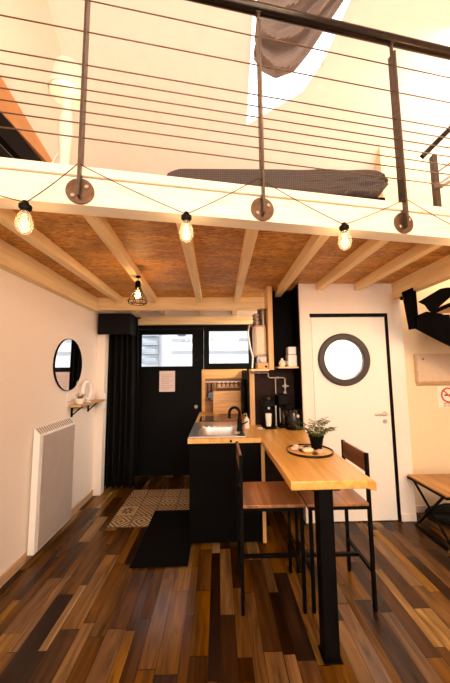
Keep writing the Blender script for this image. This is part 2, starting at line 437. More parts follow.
# bathroom box: door wall, its outer side, the return beside the alcove
w = MB()
w.box(.87, .965, BATH, 3.03, 0, OSB); w.box(1.795, 1.95, BATH, 3.03, 0, OSB); w.box(.965, 1.795, BATH, 3.03, 2.085, OSB)
w.box(.85, .87, BATH, 3.2, 0, .85)
struct(w.build('wall_bathroom', 'bath_paint'))
struct(MB().box(.855, .885, 2.905, 2.93, .90, 2.405).build('trim_1', 'bath_paint'))
struct(MB().box(1.95, 3.3, 3.10, 3.2, 0, 4.3).build('wall_right_back', 'warm_cast_paint'))
struct(MB().box(1.85, 1.95, 3.03, 4.25, 0, OSB).build('wall_partition', 'wall_paint'))
struct(MB().box(3.2, 3.3, -3, 3.1, 0, 6.6).build('wall_right', 'wall_paint'))
# bathroom door
dl = MB()
N = 40; cx, cz, rr = 1.305, 1.60, .235
ring_o = []; ring_i = []
bm = dl.bm
def door_outline(a):
    c, s_ = math.cos(a), math.sin(a)
    hx = (1.765 if c > 0 else .985) - cx; hz = (2.045 if s_ > 0 else .008) - cz
    k = min(abs(hx / c) if abs(c) > 1e-6 else 1e9, abs(hz / s_) if abs(s_) > 1e-6 else 1e9)
    return (cx + c * k, cz + s_ * k)
angs = sorted(set([2 * math.pi * k / N for k in range(N)] + [math.atan2(z - cz, x - cx) % (2 * math.pi) for x in (.985, 1.765) for z in (.008, 2.045)]))
lay = []
for y in (2.935, 2.975):
    lay.append(([bm.verts.new((door_outline(a)[0], y, door_outline(a)[1])) for a in angs], [bm.verts.new((cx + rr * math.cos(a), y, cz + rr * math.sin(a))) for a in angs]))
n = len(angs)
for k in range(n):
    j = (k + 1) % n
    (o0, i0), (o1, i1) = lay
    bm.faces.new((o0[k], o0[j], i0[j], i0[k])); bm.faces.new((o1[k], i1[k], i1[j], o1[j]))
    bm.faces.new((o0[k], o1[k], o1[j], o0[j])); bm.faces.new((i0[k], i0[j], i1[j], i1[k]))
bd = struct(dl.build('door_2', 'door_white'))
MB().lathe([(.205, -.02), (.205, .025), (.212, .033), (.262, .033), (.272, .024), (.272, 0), (.205, 0)], (cx, 2.935, cz), 48, 'Y').build('porthole_ring', 'porthole_grey', bd, smooth=True)
MB().cyl((cx, 2.958, cz), (cx, 2.952, cz), .232, seg=48).build('porthole_glass', 'pane_glass', bd)
h = MB().cyl((1.70, 2.935, 1.04), (1.70, 2.89, 1.04), .009, seg=12).tube([(1.705, 2.888, 1.04), (1.64, 2.886, 1.042), (1.585, 2.892, 1.04)], .0085)
h.cyl((1.70, 2.936, 1.04), (1.70, 2.928, 1.04), .024); h.cyl((1.70, 2.936, .965), (1.70, 2.928, .965), .022)
h.build('handle', 'steel', bd, smooth=True)
fr = MB(); fr.box(.965, 1.795, 2.925, 2.985, 2.05, 2.085); fr.box(1.768, 1.795, 2.925, 2.985, 0, 2.05)
struct(fr.build('door_frame', 'black_metal'))
struct(MB().box(.965, .981, 2.936, 2.985, 0, 2.05).build('door_jamb', 'bath_paint'))
# a lit white bathroom behind the porthole
struct(MB().box(.9, 1.85, 4.05, 4.15, 0, 2.4).build('wall_bathroom_back', 'wall_paint'))

# loft: osb deck, joists, edge beam, ledgers
deck = MB().prism([(LW, YF(LW) + .08), (1.95, YF(1.95) + .08), (1.95, BACK), (LW, BACK)], OSB, FLO - .02)
struct(deck.build('ceiling', 'osb'))
for xf, xb in ((-1.18, -1.20), (-.685, -.785), (-.20, -.225), (.215, .235), (.675, .69), (1.10, 1.075), (1.51, 1.49)):
    end = BACK - .002 if xb < .4 else BATH + (.25 if xb < .8 else -.002)
    b0 = Vector((xf, YF(xf) + .09, 2.371)); b1 = Vector((xf + (xb - xf) * (end - b0.y) / (3.46 - b0.y) if xb < .4 else xb, end, 2.371))
    struct(MB().bar(b0, b1, .068, .078).build('ceiling_beam', 'pine', bevel=.004))
def edge(x0, x1, y0, y1, z0, z1, name, mat):
    """a board running along the loft edge; y offsets from the front face"""
    px = .043; rot = Matrix.Rotation(FA, 3, 'Z')
    c = math.cos(FA)
    m = MB().box((x0 - px) / c, (x1 - px) / c, y0, y1, z0, z1)
    o = m.build(name, mat, bevel=.003)
    o.location = (px, YF(px), 0); o.rotation_euler = (0, 0, FA)
    return struct(o)
edge(LW + .01, 2.35, 0, .10, 2.318, 2.462, 'loft_edge_beam', 'fascia_wood')
edge(LW + .01, 2.35, -.012, .12, 2.466, 2.515, 'trim_2', 'fascia_wood')
struct(MB().box(LW, -1.475, YF(LW) + .09, 3.455, 2.24, OSB).build('ceiling_beam', 'pine', bevel=.004))
struct(MB().box(1.865, 1.95, YF(1.95) + .09, BATH, 2.24, OSB).build('ceiling_beam', 'pine', bevel=.004))
struct(MB().box(LW, .585, 3.46, 3.54, 2.25, OSB).build('ceiling_beam', 'pine_cross', bevel=.004))
struct(MB().box(LW, .6, 4.19, 4.248, 2.185, 2.305).build('ceiling_beam', 'pine_cross', bevel=.004))
# baseboards
struct(MB().box(LW, -1.535, -3, 3.66, 0, .075).build('baseboard_left', 'base_wood', bevel=.003))
struct(MB().box(1.797, 1.945, 2.918, 2.93, 0, .07).build('baseboard_back', 'bath_paint', bevel=.003))
struct(MB().box(1.952, 3.2, 3.085, 3.1, 0, .07).build('baseboard_right', 'bath_paint', bevel=.003))
struct(MB().box(LW, -1.445, 3.66, 3.76, 0, 2.24).build('trim_3', 'bath_paint', bevel=.004))

# roof with the skylight opening (plane z = 7.25 - y)
def roof_pt(x, y, off=0): return Vector((x, y - off * .707, 7.25 - y - off * .707))
SK = [(.345, 2.97), (.94, 2.76), (1.12, 2.58), (1.38, 2.10), (1.38, 2.0), (.36, 2.0)]
rf = MB(); bm = rf.bm
outer = [(LW - .2, 4.45), (3.3, 4.45), (3.3, .8), (LW - .2, .8)]
for off in (0, -.22):
    vo = [bm.verts.new(roof_pt(x, y, off)) for x, y in outer]; vi = [bm.verts.new(roof_pt(x, y, off)) for x, y in SK]
    # faces from outer rectangle to the opening
    bm.faces.new((vo[0], vo[1], vi[1], vi[0])); bm.faces.new((vo[1], vi[2], vi[1])); bm.faces.new((vo[1], vi[3], vi[2]))
    bm.faces.new((vo[1], vo[2], vi[4], vi[3])); bm.faces.new((vo[2], vo[3], vi[5], vi[4])); bm.faces.new((vo[3], vo[0], vi[0], vi[5]))
    if off == 0: first = vi
for k in range(6): bm.faces.new((first[k], first[(k + 1) % 6], vi[(k + 1) % 6], vi[k]))
rf.bm.verts.ensure_lookup_table()
struct(rf.build('roof', 'roof_paint'))
g = MB(); vs = [g.bm.verts.new(roof_pt(x, y, -.18)) for x, y in SK]; vs2 = [g.bm.verts.new(roof_pt(x, y, -.186)) for x, y in SK]
g.bm.faces.new(vs); g.bm.faces.new(vs2[::-1])
struct(g.build('window_2', 'pane_glass'))
r2 = MB(); r2.prism([(.8, 6.45), (.8, 6.65), (-3, 4.6), (-3, 4.4)], LW - .2, 3.3, 'X')
struct(r2.build('roof_front', 'roof_paint'))
# wall behind the viewer with its big window openings
w = MB(); w.box(LW, -1.2, -3, -2.9, 0, 4.5); w.box(2.6, 3.2, -3, -2.9, 0, 4.5); w.box(-1.2, 2.6, -3, -2.9, 0, .3); w.box(-1.2, 2.6, -3, -2.9, 4.2, 4.5); w.box(-1.2, 2.6, -3, -2.9, 2.2, 2.4)
struct(w.build('wall_rear', 'wall_paint'))
struct(MB().box(-1.2, 2.6, -2.96, -2.95, .3, 2.2).box(-1.2, 2.6, -2.96, -2.95, 2.4, 4.2).build('window_3', 'pane_glass'))

# left side of the loft: plate painted orange as wall shade over a dark beam, running back along the wall
struct(MB().prism([(1.3, 3.27), (1.3, 3.663), (2.6, 3.39), (2.6, 3.365)], LW, LW + .05, 'X').build('wall_shade_plate', 'shade_orange'))
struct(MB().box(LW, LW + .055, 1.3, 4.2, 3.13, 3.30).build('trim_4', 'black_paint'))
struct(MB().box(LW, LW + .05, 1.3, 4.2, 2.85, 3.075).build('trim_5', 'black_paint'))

# ------------------------------------------------------------------ outside, beyond the entrance glazing
struct(MB().box(-9, 9, 4.46, 14, -.16, -.1).build('ground', 'ground_grey'))
b = thing('building', (-1, 9.2, -.1), 'pale rendered house across the street seen through the entrance door glass', 'building')
MB().box(-9, 9, 9.2, 12, -.1, 4.3).build('wall', 'facade_white', b)
for z in (2.05, 2.45, 2.8, 3.05):
    MB().box(-1.5, 4.5, 9.14, 9.2, z, z + .09).build('ledge', 'facade_grey', b)
for z in (1.75, 2.02, 2.30, 2.58):
    m = MB(); m.box(-2.45, -1.9, 8.75, 9.2, z, z + .05); m.box(-2.45, -1.9, 8.74, 8.77, z + .05, z + .15)
    m.build('balcony', 'facade_grey', b)
MB().cyl((-1.86, 9.1, 0), (-1.86, 9.1, 4.2), .05, seg=10).build('drainpipe', 'facade_grey', b)
MB().box(-1.3, -1.05, 9.15, 9.21, 2.62, 2.9).build('window', 'outdoor_dark', b)

# ------------------------------------------------------------------ entrance corner
ct = thing('door_curtain', (-1.3, 3.86, 0), 'black floor-length door curtain drawn aside in the left corner of the entrance', 'curtain')
def cf(u, v):
    x = -1.49 + u * .39; y = 3.87 + .045 * math.sin(u * 34 + .6 * math.sin(v * 2)) + .01 * math.sin(u * 80)
    return Vector((x + .02 * math.sin(v * 3) * u, y, .02 + v * 2.2))
MB().quad_grid(cf, 90, 14).build('curtain_panel', 'curtain_cloth', ct, smooth=True, solid=.006)
MB().box(-1.525, -1.115, 3.60, 3.63, 1.97, 2.238).box(-1.14, -1.115, 3.63, 3.86, 1.97, 2.238).box(-1.525, -1.115, 3.63, 3.86, 2.21, 2.238).build('pelmet', 'curtain_cloth', ct, bevel=.004)
MB().cyl((-1.53, 3.87, 2.225), (-1.06, 3.87, 2.225), .011, seg=12).build('curtain_rail', 'black_metal', ct)

n = thing('paper_notice', (-.76, 4.269, 1.35), 'pale pink sheet of paper pinned to the black entrance door', 'notice')
MB().box(-.875, -.645, 4.266, 4.2695, 1.195, 1.50).build('sheet', 'paper', n)
m = MB()
for k in range(9): m.box(-.845, -.675 - (.05 if k % 3 == 2 else 0), 4.2645, 4.2662, 1.44 - k * .026, 1.445 - k * .026)
m.build('print', 'paper_ink', n)

mr = thing('wall_mirror', (LW, 2.975, 1.575), 'round mirror with a thin dark rim on the left wall', 'mirror')
MB().cyl((LW, 2.975, 1.575), (LW + .018, 2.975, 1.575), .262, seg=56).build('mirror_glass', 'mirror_silver', mr)
MB().lathe([(.262, 0), (.262, .019), (.267, .019), (.267, 0)], (LW, 2.975, 1.575), 56, 'X').build('rim', 'black_metal', mr, smooth=True)

ra = thing('wall_radiator', (LW, 2.75, .04), 'tall white electric panel radiator on the left wall with a slatted top', 'radiator')
MB().box(LW, LW + .012, 2.52, 3.0, .10, .92).build('back_bracket', 'radiator_body', ra)
MB().prism([(LW + .012, .045), (LW + .066, .045), (LW + .066, .975), (LW + .012, 1.035)], 2.46, 3.045, 'Y').build('body', 'radiator_body', ra, bevel=.006)
MB().box(LW + .0655, LW + .071, 2.50, 3.03, .06, .965).build('front_panel', 'radiator_front', ra, bevel=.003)
m = MB()
for k in range(17):
    y = 2.485 + k * .0325; m.bar((LW + .020, y, 1.0285), (LW + .060, y, .984), .012, .006)
m.build('top_grille', 'radiator_slot', ra)

sh = thing('wall_shelf', (LW, 3.35, 1.13), 'short wooden wall shelf on two black brackets beside the radiator', 'shelf')
MB().box(LW, LW + .13, 3.02, 3.64, 1.135, 1.16).build('board', 'shelf_wood', sh, bevel=.003)
for y in (3.07, 3.45):
    MB().box(LW, LW + .012, y, y + .025, 1.03, 1.135).box(LW, LW + .12, y, y + .025, 1.123, 1.135).bar((LW + .008, y + .0125, 1.045), (LW + .10, y + .0125, 1.125), .02, .01).build('bracket', 'black_metal', sh)
ov = thing('oval_ornament', (LW + .06, 3.3, 1.16), 'white oval ring ornament standing on the wooden wall shelf', 'ornament')
pts = [Vector((LW + .06 + .012 * math.cos(a), 3.3 + .075 * math.cos(a), 1.29 + .10 * math.sin(a))) for a in [2 * math.pi * k / 36 for k in range(36)]]
MB().tube(pts, .022, 10, closed=True).build('ring', 'ceramic', ov, smooth=True)
MB().lathe([(0, 0), (.045, 0), (.045, .012), (.015, .02), (.012, .05)], (LW + .06, 3.3, 1.16), 24).build('foot', 'ceramic', ov, smooth=True)
dsh = thing('trinket_bowl', (LW + .07, 3.12, 1.16), 'small grey and cream bowl at the near end of the wall shelf', 'bowl')
MB().lathe([(0, 0), (.03, 0), (.05, .035), (.054, .06), (.047, .06), (.042, .035), (0, .012)], (LW + .07, 3.12, 1.16), 24).build('bowl', 'ceramic', dsh, smooth=True)
m = MB()
for k in range(9):
    a = k * 2.4; m.tube([(LW + .07, 3.12, 1.175), (LW + .07 + .02 * math.cos(a), 3.12 + .02 * math.sin(a), 1.23), (LW + .07 + .05 * math.cos(a), 3.12 + .05 * math.sin(a), 1.25 + .012 * (k % 3))], [.004, .006, .002], 6)
m.build('sprigs', 'small_metal', dsh, smooth=True)
hk = thing('wall_hook', (LW, 2.99, 1.2), 'small white hook plate on the left wall below the mirror', 'hook')
MB().box(LW, LW + .006, 2.975, 3.005, 1.16, 1.29).build('plate', 'white_plastic', hk, bevel=.002)
MB().tube([(LW + .004, 2.99, 1.20), (LW + .03, 2.99, 1.19), (LW + .034, 2.99, 1.215)], .005).build('hook', 'steel', hk, smooth=True)
for (z0, z1, lab) in ((1.155, 1.235, 'upper white switch box on the post at the left corner'), (1.05, 1.145, 'lower white switch box on the post under the other switch')):
    s = thing('light_switch', (-1.46, 3.659, z0), lab, 'switch', 'switch boxes on the corner post')
    MB().box(-1.505, -1.415, 3.635, 3.659, z0, z1).build('housing', 'white_plastic', s, bevel=.006)
    MB().box(-1.48, -1.44, 3.628, 3.636, z0 + .022, z1 - .022).build('rocker', 'white_plastic', s, bevel=.003)

# mats
tm = tag(MB().box(-1.09, -.27, 2.93, 3.80, 0, .005).build('tile_mat', 'cement_tiles', origin=(-1.09, 2.93, 0)), 'beige cement-tile patterned vinyl mat on the floor before the entrance', 'mat')
tag(MB().box(-.69, -.245, 2.345, 3.225, .006, .016).build('door_mat', 'mat_black', bevel=.004, origin=(-.47, 2.8, .005)), 'plain black rectangular doormat overlapping the patterned mat', 'mat')

# ------------------------------------------------------------------ kitchen run
kc = thing('kitchen_cabinet', (.04, 3.4, 0), 'matt black kitchen base cabinet under the sink worktop', 'cabinet')
MB().box(-.245, .365, 2.62, 4.2, .06, .725).box(-.245, -.205, 2.62, 4.2, .725, .858).box(.215, .365, 2.62, 4.2, .725, .858).box(-.205, .215, 2.62, 2.68, .725, .858).box(-.205, .215, 3.09, 4.2, .725, .858).build('body', 'black_panel', kc, bevel=.003)
MB().box(-.20, .36, 2.66, 4.2, 0, .06).build('plinth', 'black_paint', kc)
MB().box(-.26, .365, 2.60, 2.62, .03, .858).build('end_panel', 'black_panel', kc, bevel=.002)
for k in range(3):
    y0 = 2.63 + k * .525
    dd = MB().box(-.264, -.246, y0, y0 + .515, .07, .85).build('door', 'black_panel', kc, bevel=.003)
    MB().cyl((-.264, y0 + .46, .74), (-.285, y0 + .46, .74), .012, seg=12).build('knob', 'steel', dd, smooth=True)
wt = thing('worktop', (.05, 3.4, .86), 'oiled wooden kitchen worktop around the sink', 'worktop')
m = MB(); m.box(-.275, -.20, 2.585, 4.22, .86, .9); m.box(.215, .375, 2.585, 4.22, .86, .9); m.box(-.20, .215, 2.585, 2.69, .86, .9); m.box(-.20, .215, 3.08, 4.22, .86, .9)
m.build('slab', 'worktop_wood', wt)
MB().cyl((.106, 2.586, .878), (.106, 2.574, .878), .011, seg=16).build('edge_knob', 'black_metal', wt, smooth=True)
sk = thing('kitchen_sink', (0, 2.95, .9), 'stainless steel inset sink with a drainer ledge', 'sink')
m = MB(); m.box(-.277, -.19, 2.63, 3.36, .9, .906); m.box(.20, .245, 2.63, 3.36, .9, .906); m.box(-.19, .20, 2.63, 2.70, .9, .906); m.box(-.19, .20, 3.07, 3.36, .9, .906)
m.build('rim', 'steel', sk, bevel=.002)
def sink_bowl(u, v):
    a = 2 * math.pi * u; c, s_ = math.cos(a), math.sin(a)
    sq = (abs(c) ** 6 + abs(s_) ** 6) ** (-1 / 6)
    if v < .6: k = 1 - .10 * v / .6; z = .905 - .15 * v / .6
    elif v < .8: k = .9 - .15 * (v - .6) / .2; z = .755 - .012 * (v - .6) / .2
    else: k = .75 * (1 - (v - .8) / .2) + .001; z = .743
    return Vector((.005 + .196 * sq * c * k, 2.885 + .186 * sq * s_ * k, z))
MB().quad_grid(sink_bowl, 64, 20).build('bowl', 'steel', sk, smooth=True)
for x in (-.11, .12): MB().cyl((x, 2.9, .744), (x, 2.9, .748), .035, seg=24).build('corner_reflection', 'black_metal', sk)  # black discs put in for the dark reflections of the bowl corners
m = MB()
for k in range(6): m.box(-.17 + k * .06, -.155 + k * .06, 3.12, 3.32, .906, .909)
m.build('drainer_ribs', 'steel', sk)
fa = thing('kitchen_faucet', (.205, 2.86, .906), 'matt black gooseneck kitchen tap beside the sink', 'tap')
MB().lathe([(0, 0), (.03, 0), (.03, .012), (.024, .02), (.022, .11), (.017, .12)], (.205, 2.86, .906), 24).build('body', 'black_metal', fa, smooth=True)
pts = [(.205, 2.86, 1.02)] + [(.155 + .05 * math.cos(a), 2.86 - .01, 1.08 + .055 * math.sin(a)) for a in [math.pi * k / 14 for k in range(15)]] + [(.105, 2.85, 1.03)]
MB().tube(pts, .0135, 12).build('spout', 'black_metal', fa, smooth=True)
MB().tube([(.225, 2.86, .97), (.26, 2.85, .985), (.285, 2.845, 1.0)], [.009, .007, .006], 10).build('lever', 'black_metal', fa, smooth=True)
hb = thing('hob', (-.12, 3.62, .9), 'black glass hob set in the worktop behind the sink', 'hob')
MB().box(-.235, .0, 3.42, 3.84, .9, .906).build('glass', 'hob_black', hb, bevel=.002)
for y in (3.52, 3.73): MB().lathe([(.065, .0062), (.065, .0068), (.07, .0068), (.07, .0062)], (-.12, y, .9), 32).build('ring', 'small_metal', hb)
tr = tag(MB().box(.01, .27, 3.44, 3.86, .9, .925).build('chopping_block', 'splash_wood', bevel=.006, origin=(.14, 3.6, .9)), 'brown wooden chopping block lying flat behind the sink', 'chopping board')
m = MB(); m.box(-.075, .31, 3.97, 3.99, .9, 1.215, rot=Matrix.Rotation(R(-4), 3, 'X'), pivot=(0, 3.98, .9))
tag(m.build('chopping_board', 'board_wood', bevel=.006, origin=(.12, 3.98, .9)), 'large light wooden chopping board standing upright at the back of the worktop', 'chopping board')
# backsplash: board with top rail, hanging rail
bs = thing('backsplash', (.08, 4.24, .9), 'warm wooden backsplash board under the entrance window', 'backsplash')
MB().box(-.23, .42, 4.235, 4.249, .9, 1.40).build('panel', 'splash_wood', bs)
MB().box(-.245, .42, 4.215, 4.249, 1.38, 1.515).build('top_board', 'board_wood', bs, bevel=.004)
MB().box(-.245, -.195, 4.22, 4.236, .9, 1.38).build('side_board', 'board_wood', bs, bevel=.003)
rl = MB().cyl((-.19, 4.19, 1.335), (.40, 4.19, 1.335), .008, seg=12)
for x in (-.17, .38): rl.cyl((x, 4.19, 1.335), (x, 4.236, 1.335), .006, seg=10)
rl.build('rail', 'steel', bs, smooth=True)
def hang(name, lab, cat, x, parts, group='utensils hanging on the kitchen rail'):
    t = thing(name, (x, 4.175, 1.335), lab, cat, group)
    MB().tube([(x, 4.19, 1.345), (x, 4.178, 1.348), (x, 4.172, 1.335), (x, 4.172, 1.315)], .003, 6).build('hook', 'steel', t, smooth=True)
    for nm, mb, mt in parts: mb.build(nm, mt, t, smooth=True)
hang('ladle', 'steel ladle hanging first on the rail by the door', 'ladle', -.155, [('handle', MB().cyl((-.155, 4.172, 1.32), (-.155, 4.172, 1.12), .007, seg=10), 'black_metal'), ('bowl', MB().lathe([(.001, -.035), (.025, -.028), (.04, 0), (.036, 0), (.02, -.022), (.001, -.029)], (-.155, 4.165, 1.10), 20, 'Z'), 'steel')])
hang('frying_pan', 'small black frying pan hanging second on the rail by the door', 'pan', -.105, [('handle', MB().cyl((-.105, 4.172, 1.32), (-.105, 4.172, 1.20), .009, .012, seg=10), 'black_metal'), ('pan', MB().lathe([(.001, 0), (.06, 0), (.072, -.03), (.069, -.03), (.058, -.006), (.001, -.006)], (-.105, 4.185, 1.13), 32, 'Y'), 'hob_black')])
hang('slotted_turner', 'wooden turner hanging on the rail beside the small pan', 'turner', -.055, [('handle', MB().cyl((-.05, 4.172, 1.32), (-.05, 4.172, 1.16), .007, seg=10), 'shelf_wood'), ('blade', MB().box(-.077, -.023, 4.168, 4.176, 1.08, 1.165), 'shelf_wood')])
# glasses lined on a little ledge in front of the board
lg = tag(MB().box(-.02, .30, 4.12, 4.2, 1.245, 1.262).build('spice_ledge', 'shelf_wood', bevel=.002, origin=(.14, 4.2, 1.245)), 'narrow wooden ledge above the large chopping board', 'shelf')
labs = ('glass jar at the left end of the narrow ledge', 'second glass jar on the narrow ledge', 'middle glass jar on the narrow ledge', 'fourth glass jar on the narrow ledge', 'glass jar at the right end of the narrow ledge')
j0 = None
for k in range(5):
    x = .01 + k * .062
    if j0 is None:
        j0 = thing('spice_jar', (x, 4.158, 1.262), labs[0], 'jar', 'glass jars on the narrow ledge')
        MB().lathe([(0, 0), (.024, 0), (.024, .05), (.019, .056)], (x, 4.158, 1.262), 20).build('jar', 'tray_glass', j0, smooth=True)
        MB().cyl((x, 4.158, 1.3185), (x, 4.158, 1.332), .021, seg=20).build('lid', 'steel', j0, smooth=True)
        MB().cyl((x, 4.158, 1.265), (x, 4.158, 1.298), .022, seg=20).build('contents', 'dark_stone' if k % 2 else 'pink_shell', j0)
    else:
        j = copy_tree(j0); j.location.x = x; j['label'] = labs[k]
# tall dark things by the right end of the worktop
kn = thing('hanging_cloth', (.345, 3.7, 1.35), 'black cloth hanging at the right end of the sink worktop', 'cloth')
def glove(u, v):
    a = 2 * math.pi * u; r = .055 * (1 - .25 * v) * (1 + .1 * math.sin(6 * v))
    return Vector((.315 + .029 * math.cos(a), 3.62 + 1.6 * r * math.sin(a), .96 + .42 * v))
MB().quad_grid(glove, 24, 10).build('cloth', 'curtain_cloth', kn, smooth=True)
MB().tube([(.325, 3.62, 1.375), (.335, 3.62, 1.40), (.344, 3.62, 1.41)], .004).build('loop', 'curtain_cloth', kn)
so = thing('soap_bottle', (.29, 3.02, .9), 'pale soap bottle with pump beside the tap', 'bottle')
MB().lathe([(0, 0), (.027, 0), (.029, .01), (.029, .09), (.012, .108), (.012, .118)], (.292, 3.02, .9), 24).build('bottle', 'ceramic', so, smooth=True)
MB().cyl((.292, 3.02, 1.018), (.292, 3.02, 1.05), .006, seg=10).tube([(.292, 3.02, 1.048), (.28, 3.01, 1.05), (.262, 3.0, 1.042)], .006).build('pump', 'steel', so, smooth=True)

# divider between the sink run and the alcove, alcove panels
struct(MB().box(.345, .365, 3.24, 4.24, .9, 1.5).build('wall_divider', 'black_panel'))
struct(MB().box(.345, .87, 3.2, 3.235, 0, 1.5).build('wall_alcove_back', 'brown_panel'))
struct(MB().box(.848, .869, 2.932, 3.198, .903, OSB - .003).build('wall_alcove_side', 'black_panel'))
struct(MB().box(.589, .87, 3.2, 3.235, 1.5, OSB - .003).build('wall_alcove_upper', 'black_panel'))
pl = thing('divider_panel', (.39, 2.9, 0), 'wooden-edged black panel standing under the bar table beside the cabinet', 'panel')
MB().box(.380, .398, 2.615, 3.19, 0, .845).build('board', 'black_panel', pl)
MB().box(.374, .404, 2.592, 2.615, .02, .845).build('edge_strip', 'pine_upright', pl, bevel=.002)
tag(MB().box(.347, .400, 3.165, 3.199, .9, 1.487).build('upright_batten', 'pine_upright', bevel=.003, origin=(.37, 3.18, .9)), 'light wooden upright batten at the left edge of the coffee alcove', 'batten')
ob = thing('open_wall_box', (.43, 3.1, 1.5), 'open-fronted wooden wall box above the kitchen divider', 'wall box')
MB().box(.535, .588, 2.99, 3.199, 1.5, OSB - .004).build('side_board', 'pine_upright', ob, bevel=.003)
MB().box(.345, .535, 2.99, 3.199, 1.488, 1.512).build('bottom_board', 'pine_cross', ob, bevel=.003)
MB().box(.45, .535, 3.185, 3.199, 1.512, 2.19).build('back_board', 'dark_shelf_wood', ob)
ap = thing('water_heater', (.44, 3.1, 1.512), 'pale upright appliance with metal fittings inside the open wooden wall box', 'appliance')
MB().box(.385, .525, 3.03, 3.18, 1.64, 1.99).build('body', 'appliance_pale', ap, bevel=.03)
m = MB()
for z in (2.02, 2.06, 2.10): m.lathe([(.03, -.014), (.045, -.012), (.048, 0), (.045, .012), (.03, .014)], (.43, 3.1, z), 24)
m.cyl((.43, 3.1, 1.985), (.43, 3.1, 2.12), .03); m.build('top_coil', 'small_metal', ap, smooth=True)
MB().cyl((.50, 3.1, 1.985), (.50, 3.1, 2.16), .026, seg=20).cyl((.50, 3.1, 2.16), (.50, 3.1, 2.175), .034).build('flue_cap', 'small_metal', ap, smooth=True)
MB().tube([(.385, 3.06, 1.97), (.34, 3.05, 1.99), (.325, 3.05, 1.90), (.345, 3.05, 1.75), (.375, 3.05, 1.64), (.365, 3.05, 1.52)], .012, 10).build('hose', 'steel', ap, smooth=True)
MB().cyl((.47, 3.07, 1.605), (.47, 3.0, 1.605), .028, seg=20).box(.43, .52, 3.05, 3.15, 1.58, 1.645).build('control', 'small_metal', ap)
wb = thing('small_wooden_box', (.47, 3.08, 1.512), 'small light wooden box in the bottom of the open wall box', 'box')
MB().box(.415, .53, 3.0, 3.16, 1.5125, 1.578).build('box', 'board_wood', wb, bevel=.004)
MB().cyl((.505, 3.0, 1.535), (.505, 2.992, 1.535), .012, seg=14).build('knob', 'black_metal', wb)
pp = thing('water_pipes', (.55, 3.16, 1.4), 'silver water pipes with a valve fixed on the alcove back panel', 'pipes')
MB().tube([(.36, 3.15, 1.47), (.54, 3.15, 1.47), (.552, 3.15, 1.46), (.552, 3.15, 1.425), (.565, 3.15, 1.413), (.72, 3.15, 1.413), (.735, 3.15, 1.40), (.735, 3.15, 1.18)], .0085, 10).build('supply_pipe', 'pipe_metal', pp, smooth=True)
MB().tube([(.63, 3.15, 1.413), (.63, 3.15, 1.20)], .0075, 10).build('drop_pipe', 'pipe_metal', pp, smooth=True)
MB().cyl((.735, 3.15, 1.345), (.735, 3.15, 1.30), .017, seg=16).bar((.70, 3.135, 1.322), (.77, 3.135, 1.322), .012, .01).build('valve', 'pipe_metal', pp, smooth=True)
for (x, z) in ((.45, 1.47), (.66, 1.413), (.735, 1.25)): MB().box(x - .012, x + .012, 3.15, 3.2, z - .01, z + .01).build('clip', 'white_plastic', pp)
als = tag(MB().box(.635, .847, 2.985, 3.184, 1.515, 1.533).build('alcove_shelf', 'pine_cross', bevel=.002, origin=(.74, 3.1, 1.515)), 'small light shelf in the upper part of the black alcove', 'shelf')
bx = thing('white_canister', (.80, 3.07, 1.533), 'white square canister standing on the alcove shelf', 'canister')
MB().box(.748, .842, 3.02, 3.14, 1.533, 1.66).build('body', 'ceramic', bx, bevel=.008)
MB().box(.752, .838, 3.024, 3.136, 1.662, 1.745).build('lid', 'white_plastic', bx, bevel=.008)
tp = thing('sugar_pot', (.69, 3.06, 1.533), 'small round pale pot on the alcove shelf beside the canister', 'pot')
MB().lathe([(0, 0), (.022, 0), (.036, .02), (.038, .04), (.026, .058), (.03, .062), (.012, .075), (.012, .088), (0, .092)], (.69, 3.06, 1.533), 24).build('pot', 'ceramic', tp, smooth=True)
MB().tube([(.722, 3.06, 1.59), (.745, 3.05, 1.58), (.74, 3.05, 1.56), (.722, 3.055, 1.556)], .005).build('handle', 'ceramic', tp, smooth=True)

# ------------------------------------------------------------------ bar table
bt = thing('bar_table', (.6, 2.3, 0), 'long orange-toned wooden bar table with a waney front edge and one black leg', 'table')
poly = [(.385, 1.588), (.60, 1.592), (.80, 1.594), (.835, 1.555), (.842, 1.60), (.836, 1.72), (.845, 2.1), (.852, 2.5), (.846, 2.93), (.846, 3.198), (.376, 3.198), (.376, 2.6), (.372, 2.2), (.380, 1.9)]
MB().prism(poly, .852, .90).build('tabletop', 'table_wood', bt, bevel=.007)
m = MB(); m.box(.538, .618, 1.605, 1.685, .006, .845); m.build('leg', 'black_metal', bt, bevel=.004)
MB().box(.50, .656, 1.60, 1.72, .844, .852).build('top_plate', 'black_metal', bt)
MB().box(.528, .628, 1.595, 1.695, 0, .006).build('foot_plate', 'black_metal', bt)

def coffee_pod():
    t = thing('pod_coffee_machine', (.52, 3.02, .9), 'black pod coffee machine at the left of the alcove with a cup under its spout', 'coffee machine')
    MB().box(.45, .585, 2.94, 3.12, .9, .925).build('drip_tray', 'black_metal', t, bevel=.006)
    MB().box(.465, .575, 3.05, 3.14, .925, 1.17).build('column', 'black_metal', t, bevel=.012)
    MB().box(.455, .585, 2.95, 3.14, 1.12, 1.19).build('head', 'black_metal', t, bevel=.014)
    MB().lathe([(.04, 0), (.04, .035), (.03, .045), (0, .047)], (.52, 3.0, 1.19), 24).build('lid', 'dark_rail', t, smooth=True)
    MB().cyl((.52, 2.99, 1.12), (.52, 2.99, 1.095), .016, seg=16).build('spout', 'steel', t)
    MB().box(.589, .603, 3.0, 3.10, .92, 1.13).build('water_tank_trim', 'steel', t, bevel=.004)
coffee_pod()
cu = thing('tall_cup', (.52, 2.985, .925), 'tall cream cup standing on the pod machine drip tray', 'cup')
